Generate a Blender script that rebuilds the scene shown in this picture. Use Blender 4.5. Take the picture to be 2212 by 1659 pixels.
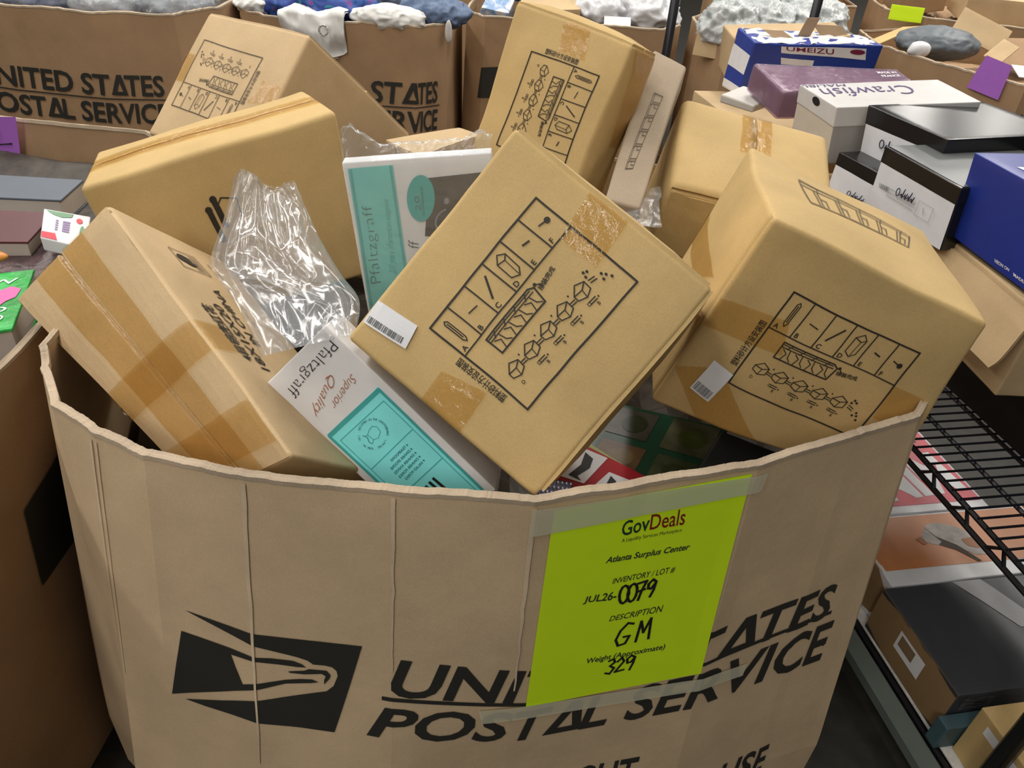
import bpy, bmesh, math, random
from mathutils import Vector, noise, Matrix
from mathutils.geometry import tessellate_polygon
# ---------------------------------------------------------------- clear, camera, world, lights, exposure
for o in list(bpy.data.objects): bpy.data.objects.remove(o)
SC = bpy.context.scene
COL = SC.collection
cam = bpy.data.cameras.new('camera'); cam.sensor_fit = 'HORIZONTAL'; cam.sensor_width = 36.0
cam.lens = 36.0*1640.0/2212.0; cam.clip_start = .02; cam.clip_end = 80
camo = bpy.data.objects.new('camera', cam); COL.objects.link(camo)
R = Matrix(((0.9969165, -0.0784701, 0), (0.0454705, 0.5776765, -0.8149983), (0.0639530, 0.8124853, 0.5794633)))
camo.matrix_world = Matrix.Translation((0, 0, 1.55)) @ R.to_4x4()
SC.camera = camo
W = bpy.data.worlds.new('world'); SC.world = W; W.use_nodes = True
W.node_tree.nodes['Background'].inputs[0].default_value = (1.0, .97, .93, 1)
W.node_tree.nodes['Background'].inputs[1].default_value = .022
SC.view_settings.view_transform = 'Standard'; SC.view_settings.look = 'None'
SC.view_settings.exposure = 0.0; SC.view_settings.gamma = 1.0; SC.view_settings.use_curve_mapping = False
LAMP_W = 50.0
ROWS = {-3.2: (.30, 1.6, .34, .04), -.9: (.28, .70, .10, .04), 1.3: (.9, .75, .22, .15), 3.5: (.9, .80, .75, 1.5), 5.7: (1.0, .85, .8, 1.4), 11.5: (.6, .6, .6, .6)}
LAMPS = [(x, y, w) for y, ws in ROWS.items() for x, w in zip((-3.6, -1.2, 1.2, 3.6), ws)]+[(5.6, 11.6, .5), (7.2, 11.9, .7), (6.4, 13.6, .7), (7.8, 13.8, .7), (7.4, 15.6, .5)]
for (lx, ly, lw) in LAMPS:
    l = bpy.data.lights.new('tube_light', 'AREA'); l.shape = 'RECTANGLE'; l.size = .30; l.size_y = 1.5
    l.energy = LAMP_W*lw; l.color = (1.0, .96, .90)
    lo = bpy.data.objects.new('tube_light', l); COL.objects.link(lo); lo.location = (lx, ly, 3.93)

# ---------------------------------------------------------------- helpers
def tag(o, label, cat=None, group=None, kind=None):
    if label: o['label'] = label
    if cat: o['category'] = cat
    if group: o['group'] = group
    if kind: o['kind'] = kind
    return o
def thing(name, label, cat, loc, group=None, kind=None):
    o = bpy.data.objects.new(name, None); COL.objects.link(o); o.location = loc; o.empty_display_size = .05
    return tag(o, label, cat, group, kind)
def worldloc(o):
    v = Vector(o.location)
    while o.parent: o = o.parent; v += Vector(o.location)
    return v
class MB:
    """collects world-space vertices and faces; build() links them as one object"""
    def __init__(s): s.v = []; s.f = []
    def add(s, vs, fs):
        n = len(s.v); s.v += [Vector(p) for p in vs]; s.f += [tuple(n+i for i in f) for f in fs]
    def grid(s, fn, nu, nv, closed_u=False):
        n = len(s.v)
        for j in range(nv+1):
            for i in range(nu if closed_u else nu+1): s.v.append(Vector(fn(i/nu, j/nv)))
        w = nu if closed_u else nu+1
        for j in range(nv):
            for i in range(nu):
                a = n+j*w+i; b = n+j*w+(i+1) % w if closed_u else a+1
                s.f.append((a, b, b+w, a+w))
    def box(s, c, dx, dy, dz):
        """dx,dy,dz half-axis vectors"""
        c = Vector(c); dx = Vector(dx); dy = Vector(dy); dz = Vector(dz)
        vs = [c+dx*i+dy*j+dz*k for k in (-1, 1) for j in (-1, 1) for i in (-1, 1)]
        s.add(vs, [(0, 2, 3, 1), (4, 5, 7, 6), (0, 1, 5, 4), (2, 6, 7, 3), (0, 4, 6, 2), (1, 3, 7, 5)])
    def tube(s, pts, r, n=6, caps=True):
        pts = [Vector(p) for p in pts]; b = len(s.v)
        for i, p in enumerate(pts):
            d = (pts[min(i+1, len(pts)-1)]-pts[max(i-1, 0)]).normalized()
            a = d.orthogonal().normalized() if abs(d.z) < .9 else d.cross(Vector((1, 0, 0))).normalized()
            c = d.cross(a)
            for k in range(n):
                t = 2*math.pi*k/n; s.v.append(p+(a*math.cos(t)+c*math.sin(t))*r)
        for i in range(len(pts)-1):
            for k in range(n): s.f.append((b+i*n+k, b+i*n+(k+1) % n, b+(i+1)*n+(k+1) % n, b+(i+1)*n+k))
        if caps:
            s.f.append(tuple(b+k for k in range(n))[::-1]); s.f.append(tuple(b+(len(pts)-1)*n+k for k in range(n)))
    def build(s, name, mat, parent=None, smooth=False, weld=0, label=None, kind=None, loc=None):
        org = worldloc(parent) if parent else Vector(loc or (0, 0, 0))
        me = bpy.data.meshes.new(name)
        me.from_pydata([p-org for p in s.v], [], s.f)
        if weld:
            bm = bmesh.new(); bm.from_mesh(me); bmesh.ops.remove_doubles(bm, verts=bm.verts, dist=weld)
            bmesh.ops.recalc_face_normals(bm, faces=bm.faces); bm.to_mesh(me); bm.free()
        if smooth: me.polygons.foreach_set('use_smooth', [True]*len(me.polygons))
        me.materials.append(mat); me.update()
        o = bpy.data.objects.new(name, me); COL.objects.link(o)
        if parent: o.parent = parent
        else: o.location = org
        if label: o['label'] = label
        if kind: o['kind'] = kind
        return o

# ---------------------------------------------------------------- materials
MATS = {}
def newmat(name):
    m = bpy.data.materials.new(name); m.use_nodes = True
    nt = m.node_tree; b = nt.nodes['Principled BSDF']; return m, nt, b
def nz(nt, scale, detail=4, rough=.6, vec=None, dist=0):
    n = nt.nodes.new('ShaderNodeTexNoise'); n.inputs['Scale'].default_value = scale; n.inputs['Detail'].default_value = detail
    n.inputs['Roughness'].default_value = rough; n.inputs['Distortion'].default_value = dist
    if vec: nt.links.new(vec, n.inputs['Vector'])
    return n
def objcoord(nt):
    t = nt.nodes.new('ShaderNodeTexCoord'); return t.outputs['Object']
def ramp(nt, fac, stops):
    r = nt.nodes.new('ShaderNodeValToRGB')
    while len(r.color_ramp.elements) < len(stops): r.color_ramp.elements.new(.5)
    for e, (p, c) in zip(r.color_ramp.elements, stops): e.position = p; e.color = (*c, 1)
    nt.links.new(fac, r.inputs[0]); return r.outputs[0]
def bump(nt, b, h, strength=.2, dist=.002):
    n = nt.nodes.new('ShaderNodeBump'); n.inputs['Strength'].default_value = strength; n.inputs['Distance'].default_value = dist
    nt.links.new(h, n.inputs['Height']); nt.links.new(n.outputs[0], b.inputs['Normal'])
def kraft(name, col, var=.10, rough=.72, worn=.0):
    if name in MATS: return MATS[name]
    m, nt, b = newmat(name); v = objcoord(nt)
    a = nz(nt, 7, 5, .55, v); d = tuple(x*(1-var) for x in col); l = tuple(min(1, x*(1+var)) for x in col)
    c1 = ramp(nt, a.outputs['Fac'], [(.3, d), (.7, l)])
    g = nz(nt, 420, 2, .7, v)
    mx = nt.nodes.new('ShaderNodeMix'); mx.data_type = 'RGBA'; mx.blend_type = 'MULTIPLY'; mx.inputs[0].default_value = .35
    c2 = ramp(nt, g.outputs['Fac'], [(.3, (.72, .70, .68)), (.65, (1.05, 1.05, 1.05))])
    nt.links.new(c1, mx.inputs[6]); nt.links.new(c2, mx.inputs[7])
    nt.links.new(mx.outputs[2], b.inputs['Base Color'])
    b.inputs['Roughness'].default_value = rough; b.inputs['Specular IOR Level'].default_value = .28
    h = nz(nt, 38, 4, .6, v); bump(nt, b, h.outputs['Fac'], .16, .004)
    MATS[name] = m; return m
def plain(name, col, rough=.5, spec=.5, metal=0, coat=0, var=.04, bumps=0, bscale=30):
    if name in MATS: return MATS[name]
    m, nt, b = newmat(name); v = objcoord(nt); a = nz(nt, 22, 3, .6, v)
    c = ramp(nt, a.outputs['Fac'], [(.3, tuple(x*(1-var) for x in col)), (.7, tuple(min(1, x*(1+var)) for x in col))])
    nt.links.new(c, b.inputs['Base Color'])
    b.inputs['Roughness'].default_value = rough; b.inputs['Specular IOR Level'].default_value = spec
    b.inputs['Metallic'].default_value = metal; b.inputs['Coat Weight'].default_value = coat
    if bumps:
        h = nz(nt, bscale, 4, .6, v); bump(nt, b, h.outputs['Fac'], bumps, .01)
    MATS[name] = m; return m
def film(name, tint=(1, 1, 1), gloss=.25, haze=.08, rough=.08, hazecol=(.9, .92, .95), bstr=.35, bscale=55, base=.045):
    """clear or tinted plastic film: tinted transparency + fresnel gloss + a little haze"""
    if name in MATS: return MATS[name]
    m = bpy.data.materials.new(name); m.use_nodes = True; nt = m.node_tree; nt.nodes.clear()
    out = nt.nodes.new('ShaderNodeOutputMaterial'); tr = nt.nodes.new('ShaderNodeBsdfTransparent'); tr.inputs[0].default_value = (*tint, 1)
    gl = nt.nodes.new('ShaderNodeBsdfGlossy'); gl.inputs['Roughness'].default_value = rough
    df = nt.nodes.new('ShaderNodeBsdfDiffuse'); df.inputs[0].default_value = (*hazecol, 1)
    v = objcoord(nt); h = nz(nt, bscale, 4, .65, v, .6); bp = nt.nodes.new('ShaderNodeBump'); bp.inputs['Strength'].default_value = bstr
    bp.inputs['Distance'].default_value = .01; nt.links.new(h.outputs['Fac'], bp.inputs['Height']); nt.links.new(bp.outputs[0], gl.inputs['Normal'])
    m1 = nt.nodes.new('ShaderNodeMixShader'); m1.inputs[0].default_value = haze
    nt.links.new(tr.outputs[0], m1.inputs[1]); nt.links.new(df.outputs[0], m1.inputs[2])
    lw = nt.nodes.new('ShaderNodeLayerWeight'); lw.inputs[0].default_value = .5; nt.links.new(bp.outputs[0], lw.inputs['Normal'])
    pw = nt.nodes.new('ShaderNodeMath'); pw.operation = 'POWER'; pw.inputs[1].default_value = 3.0; nt.links.new(lw.outputs['Facing'], pw.inputs[0])
    ma = nt.nodes.new('ShaderNodeMath'); ma.operation = 'MULTIPLY_ADD'; ma.inputs[1].default_value = gloss; ma.inputs[2].default_value = base; nt.links.new(pw.outputs[0], ma.inputs[0])
    m2 = nt.nodes.new('ShaderNodeMixShader'); nt.links.new(ma.outputs[0], m2.inputs[0])
    nt.links.new(m1.outputs[0], m2.inputs[1]); nt.links.new(gl.outputs[0], m2.inputs[2]); nt.links.new(m2.outputs[0], out.inputs[0])
    MATS[name] = m; return m

K_BOX = kraft('kraft_carton', (.61, .43, .19))
K_BOX2 = kraft('kraft_carton_pale', (.59, .43, .245))
K_GREY = kraft('kraft_carton_grey', (.43, .345, .25))
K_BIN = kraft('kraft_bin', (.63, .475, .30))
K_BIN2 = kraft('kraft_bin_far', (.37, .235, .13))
K_EDGE = kraft('torn_kraft_edge', (.50, .40, .29), .25)
K_IN = kraft('kraft_inside', (.42, .29, .18))
INK = plain('printed_ink', (.035, .030, .024), .6, .3)
INK_S = plain('printed_ink_faded', (.10, .075, .048), .6, .3)
INK_B = plain('bin_ink', (.028, .028, .024), .55, .35)
BLACK = plain('black_marker', (.012, .012, .014), .5)
TAPE = film('packing_tape', (.945, .86, .69), .35, .03, .16, (.5, .35, .15), .22, 60)
MASK = plain('masking_tape', (.62, .60, .40), .6, .4, bumps=.2, bscale=120)
LIME = plain('lime_paper', (.70, .99, .016), .6, .3, var=.02)
WHITE = plain('white_card', (.80, .80, .82), .45)
STICK = plain('white_sticker', (.82, .83, .86), .35)
TEAL = plain('teal_print', (.17, .64, .61), .4)
TEAL2 = plain('teal_border', (.06, .43, .43), .4)
CLEAR = film('clear_plastic', (.955, .96, .965), .55, .10, .15, bstr=.03, base=.075)
CLEAR2 = film('clear_plastic_wrap', (.95, .97, .98), .6, .13, .12, bstr=.2)

# ---------------------------------------------------------------- rounded, slightly crumpled carton shapes
def sm(x): x = max(0, min(1, x)); return x*x*(3-2*x)
class Hex:
    def __init__(s, c, r=.006, amp=.003, fine=.0007, seed=0, grooves=(), n=14, bulge=0):
        s.c = [Vector(p) for p in c]; s.r = r; s.amp = amp; s.fine = fine; s.seed = seed; s.gr = grooves; s.n = n; s.bulge = bulge
        c = s.c; s.L = [((c[1]-c[0]).length+(c[3]-c[2]).length)/2, ((c[2]-c[0]).length+(c[3]-c[1]).length)/2, ((c[4]-c[0]).length+(c[5]-c[1]).length)/2]
        s.mid = sum(s.c, Vector())/8
    def tri(s, u, v, w):
        c = s.c
        return (c[0]*(1-u)+c[1]*u)*(1-v)*(1-w)+(c[2]*(1-u)+c[3]*u)*v*(1-w)+(c[4]*(1-u)+c[5]*u)*(1-v)*w+(c[6]*(1-u)+c[7]*u)*v*w
    def surf(s, face, u, v, off=0.0):
        ax = 'abc'.index(face[0]); side = int(face[1]); o = [k for k in (0, 1, 2) if k != ax]
        p = [0, 0, 0]; p[ax] = float(side); p[o[0]] = u; p[o[1]] = v
        q = [p[k]*s.L[k] for k in range(3)]; r = s.r
        cl = [min(max(q[k], r), s.L[k]-r) for k in range(3)]; d = Vector([q[k]-cl[k] for k in range(3)])
        if d.length > 1e-9:
            d = d.normalized()*r; q = [cl[k]+d[k] for k in range(3)]
        pp = [q[k]/s.L[k] for k in range(3)]
        P = s.tri(*pp)
        e = 1e-3; uu = [0, 0, 0]; vv = [0, 0, 0]; uu[o[0]] = e; vv[o[1]] = e
        nrm = (s.tri(pp[0]+uu[0], pp[1]+uu[1], pp[2]+uu[2])-P).cross(s.tri(pp[0]+vv[0], pp[1]+vv[1], pp[2]+vv[2])-P)
        fc = [.5, .5, .5]; fc[ax] = float(side)
        if nrm.dot(s.tri(*fc)-s.mid) < 0: nrm = -nrm
        nrm.normalize()
        P0 = P+Vector((s.seed*7.3, s.seed*3.1, 0))
        if s.amp: P = P+noise.noise_vector(P0*5.5)*s.amp
        if s.fine: P = P+noise.noise_vector(P0*27)*s.fine
        f = sm(min(u, 1-u)*4)*sm(min(v, 1-v)*4)
        h = off+s.bulge*f
        for (gf, gax, at, hw, dep) in s.gr:
            if gf == face:
                t = u if gax == 'u' else v; L = s.L[o[0]] if gax == 'u' else s.L[o[1]]
                if abs(t-at)*L < hw: h -= dep
        return P+nrm*h
    def lines(s, face, axis):
        ax = 'abc'.index(face[0]); o = [k for k in (0, 1, 2) if k != ax]; L = s.L[o[0] if axis == 'u' else o[1]]
        r = s.r/L; n = s.n
        t = [0, .3*r, .65*r, r, 1-r, 1-.65*r, 1-.3*r, 1]+[r+(1-2*r)*i/n for i in range(1, n)]
        for (gf, gax, at, hw, dep) in s.gr:
            if gf == face and gax == axis:
                h = hw/L; t += [at-h-.0002, at-h+.0002, at+h-.0002, at+h+.0002]
        return sorted(x for x in t if 0 <= x <= 1)
    def mesh(s, faces='abc', skip=()):
        mb = MB()
        for a in faces:
            for sd in '01':
                f = a+sd
                if f in skip: continue
                U = s.lines(f, 'u'); V = s.lines(f, 'v'); n = len(mb.v)
                for v in V:
                    for u in U: mb.v.append(s.surf(f, u, v))
                w = len(U)
                for j in range(len(V)-1):
                    for i in range(w-1):
                        k = n+j*w+i; mb.f.append((k, k+1, k+1+w, k+w))
        return mb
    def patch(s, face, quad, off=.001, nu=10, nv=10, thick=0, wob=0):
        """sheet on the face; quad = 4 uv corners in order around"""
        mb = MB()
        def uv(x, y):
            a, b, c, d = quad
            return tuple(a[k]*(1-x)*(1-y)+b[k]*x*(1-y)+c[k]*x*y+d[k]*(1-x)*y for k in (0, 1))
        def fn(x, y):
            u, v = uv(x, y); P = s.surf(face, max(0, min(1, u)), max(0, min(1, v)), off+thick)
            if wob: P = P+noise.noise_vector(P*60)*wob
            return P
        mb.grid(fn, nu, nv)
        if thick:
            # skirt down to the face
            for (x0, y0, x1, y1) in ((0, 0, 1, 0), (1, 0, 1, 1), (1, 1, 0, 1), (0, 1, 0, 0)):
                n = len(mb.v); N = 8
                for i in range(N+1):
                    x = x0+(x1-x0)*i/N; y = y0+(y1-y0)*i/N; u, v = uv(x, y)
                    mb.v += [s.surf(face, u, v, off+thick), s.surf(face, u, v, off-.002)]
                for i in range(N): mb.f.append((n+2*i, n+2*i+1, n+2*i+3, n+2*i+2))
        return mb
def quadmap(surf, quad, off=.0012):
    """design (x,y) in 0..1 -> quad TL,TR,BR,BL in surface coordinates, y runs down"""
    a, b, c, d = quad
    def f(x, y):
        u = a[0]*(1-x)*(1-y)+b[0]*x*(1-y)+c[0]*x*y+d[0]*(1-x)*y
        v = a[1]*(1-x)*(1-y)+b[1]*x*(1-y)+c[1]*x*y+d[1]*(1-x)*y
        return surf(u, v, off)
    return f
# ---------------------------------------------------------------- print: strokes, shapes, lettering
TXT = {}
TCU = bpy.data.curves.new('lettering', 'FONT'); TOB = bpy.data.objects.new('lettering', TCU)
def textmesh(body, bold=0.0, shear=0.0):
    k = (body, bold, shear)
    if k not in TXT:
        if 'Δ' in body:
            vs, fs, x = [], [], 0.0; parts = body.split('Δ')
            for n_, p in enumerate(parts):
                if p:
                    a, b, w = textmesh(p, bold, shear); k0 = len(vs); vs += [(x+q[0]*w, q[1]) for q in a]; fs += [tuple(k0+i for i in f) for f in b]; x += w-.05
                if n_ < len(parts)-1:      # stencil A: open triangle standing on a base bar
                    k0 = len(vs); P = [(0, 0), (.27, .71), (.45, .71), (.66, 0), (.215, .125), (.47, .125), (.35, .48), (.30, .40)]
                    vs += [(x+px+shear*py, py) for px, py in P]; fs += [tuple(k0+i for i in f) for f in ((0, 3, 5, 4), (3, 2, 6, 5), (2, 1, 6), (1, 0, 4, 6))]; x += .62
            x -= .02; TXT[k] = ([(a/x, b) for a, b in vs], fs, x); return TXT[k]
        TCU.body = body; TCU.size = 1; TCU.offset = bold; TCU.shear = shear; TCU.resolution_u = 3
        me = TOB.to_mesh(); vs = [(v.co.x, v.co.y) for v in me.vertices]; fs = [tuple(p.vertices) for p in me.polygons]
        TOB.to_mesh_clear()
        if not vs: TXT[k] = ([], [], 0); return TXT[k]
        x0 = min(p[0] for p in vs); x1 = max(p[0] for p in vs)
        TXT[k] = ([((x-x0)/(x1-x0), y) for x, y in vs], fs, x1-x0)
    return TXT[k]
class Ink:
    def __init__(s, fmap, asp=1.0): s.m = MB(); s.f = fmap; s.asp = asp   # asp = width/height of the design area
    def poly2(s, pts, faces): s.m.add([s.f(x, y) for x, y in pts], faces)
    def line(s, pts, w, seg=.06, close=False):
        """polyline in design coords (x scaled 0..1, y 0..1), w in units of design height"""
        if close: pts = list(pts)+[pts[0]]
        A = s.asp
        for (x0, y0), (x1, y1) in zip(pts[:-1], pts[1:]):
            X0, X1 = x0*A, x1*A; dx, dy = X1-X0, y1-y0; L = math.hypot(dx, dy)
            if L < 1e-7: continue
            dx, dy = dx/L, dy/L; nx, ny = -dy*w/2, dx*w/2; e = w*.4
            n = max(1, int(L/seg)); vs = []
            for i in range(n+1):
                t = -e+(L+2*e)*i/n; cx, cy = X0+dx*t, y0+dy*t
                vs += [((cx+nx)/A, cy+ny), ((cx-nx)/A, cy-ny)]
            s.poly2(vs, [(2*i, 2*i+1, 2*i+3, 2*i+2) for i in range(n)])
    def fill(s, pts):
        tr = tessellate_polygon([[Vector((x, y, 0)) for x, y in pts]])
        s.poly2(pts, [tuple(t) for t in tr])
    def rect(s, x0, y0, x1, y1, nx=4, ny=4):
        vs = [(x0+(x1-x0)*i/nx, y0+(y1-y0)*j/ny) for j in range(ny+1) for i in range(nx+1)]
        s.poly2(vs, [(j*(nx+1)+i, j*(nx+1)+i+1, (j+1)*(nx+1)+i+1, (j+1)*(nx+1)+i) for j in range(ny) for i in range(nx)])
    def ell(s, cx, cy, rx, ry, n=20): s.fill([(cx+rx*math.cos(2*math.pi*i/n), cy+ry*math.sin(2*math.pi*i/n)) for i in range(n)])
    def ring(s, cx, cy, r, w, n=28, a0=0, a1=2*math.pi):
        s.line([(cx+r/s.asp*math.cos(a0+(a1-a0)*i/n), cy+r*math.sin(a0+(a1-a0)*i/n)) for i in range(n+1)], w, 1)
    def text(s, body, quad=None, bold=.0, shear=0, cap=.71):
        """lettering stretched to a design-space quad TL,TR,BR,BL of its cap box"""
        vs, fs, w = textmesh(body, bold, shear)
        a, b, c, d = quad or ((0, 0), (1, 0), (1, 1), (0, 1)); out = []
        for x, y in vs:
            t = 1-y/cap
            out.append(tuple(a[k]*(1-x)*(1-t)+b[k]*x*(1-t)+c[k]*x*t+d[k]*(1-x)*t for k in (0, 1)))
        s.poly2(out, fs)
    def textfit(s, body, x, y, h, ang=0, bold=0, shear=0, anchor='l'):
        """lettering of cap height h (design height units) at baseline point, ang degrees clockwise on the design"""
        vs, fs, w = textmesh(body, bold, shear); k = h/.71; c, sn = math.cos(math.radians(ang)), math.sin(math.radians(ang))
        o = {'l': 0, 'c': -.5, 'r': -1}[anchor]*w*k; out = []
        for px, py in vs:
            X = px*w*k+o; Y = -py*k
            out.append((x+(X*c-Y*sn)/s.asp, y+X*sn+Y*c))
        s.poly2(out, fs)
    def build(s, name, mat, parent, label=None): return s.m.build(name, mat, parent, label=label)
def diagram(ink, w=.011):
    """assembly sheet printed on the cartons: table of six parts, mould drawing, row of five moulds, side title"""
    s = ink
    s.line([(0, 0), (1, 0), (1, 1), (0, 1)], w*1.3, close=True)
    s.line([(0, .355), (1, .355)], w)
    for i in range(1, 6): s.line([(i/6, 0), (i/6, .355)], w)
    for i, ch in enumerate('ABCDEF'): s.textfit(ch, i/6+.02, .335, .045, 0, .02)
    cell = lambda i, pts: [(i/6+x/6, y*.355) for x, y in pts]
    t = w*.75
    s.line(cell(0, [(.42, .22), (.50, .16), (.58, .22), (.58, .74), (.50, .82), (.42, .74)]), t, close=True); s.line(cell(0, [(.50, .25), (.50, .7)]), t)
    s.line(cell(1, [(.32, .48), (.72, .52)]), t*1.2)
    s.line(cell(2, [(.72, .25), (.30, .68)]), t*1.8)
    s.line(cell(3, [(.30, .30), (.55, .15), (.78, .28), (.74, .70), (.55, .82), (.28, .72)]), t, close=True); s.line(cell(3, [(.30, .30), (.60, .36), (.78, .28)]), t); s.line(cell(3, [(.60, .36), (.56, .78)]), t*.7)
    s.line(cell(4, [(.40, .46), (.66, .50)]), t*1.6)
    s.line(cell(5, [(.30, .46), (.55, .50)]), t*1.3); s.ell(5/6+.64/6, .51*.355, .020, .026, 10)
    # mould
    s.line([(.16, .41), (.55, .41), (.585, .44), (.565, .575), (.16, .575)], w*1.1, close=True)
    s.line([(.16, .455), (.56, .455)], t); s.line([(.17, .43), (.55, .43)], t)
    for i in range(4):
        x = .185+i*.095
        s.line([(x, .47), (x+.035, .50), (x+.02, .57)], t); s.line([(x+.05, .46), (x+.06, .53), (x+.085, .56)], t); s.line([(x+.02, .46), (x+.05, .41)], t)
    s.ell(.60, .43, .012, .016, 8); s.line([(.60, .43), (.635, .47)], t)
    s.textfit('插装完成', .60, .50, .035, -8, .02)
    # row of five moulds
    for i in range(5):
        x = .085+i*.152; y = .70
        s.line([(x, y+.02), (x+.05, y-.035), (x+.105, y), (x+.10, y+.07), (x+.05, y+.095), (x, y+.065)], t, close=True)
        s.line([(x, y+.02), (x+.06, y+.03), (x+.105, y)], t); s.line([(x+.06, y+.03), (x+.05, y+.095)], t*.8)
        s.textfit('D', x+.015, y+.155, .03, 0, .01)
        if i:
            for dy in (0, .022): s.line([(x-.05, y+.03+dy), (x-.01, y+.035+dy)], t); s.line([(x+.03, y+.13+dy), (x+.08, y+.135+dy)], t)
            s.ell(x-.02, y-.02, .006, .009, 6); s.ell(x+.095, y+.15, .006, .009, 6); s.textfit('B', x+.06, y+.20, .028, 0, .01)
    for (x, y) in ((.835, .655), (.855, .67), (.825, .69), (.90, .76), (.915, .79), (.885, .80), (.93, .83)): s.ell(x, y, .009, .013, 7)
    s.line([(.82, .72), (.86, .735)], t); s.line([(.82, .745), (.86, .76)], t)
    # title up the left side
    s.text('塑料砂计方设安装图', ((-.078, .82), (-.078, .33), (-.027, .33), (-.027, .82)), .012, cap=.86)
def barcode(ink, x0, y0, x1, y1, n=34, seed=3):
    rr = random.Random(seed); x = x0
    while x < x1:
        w = (x1-x0)/n*rr.choice((.5, .8, 1.2)); ink.rect(x, y0, min(x+w, x1), y1, 1, 2); x += w+(x1-x0)/n*rr.choice((.5, .7, 1.0))
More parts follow.
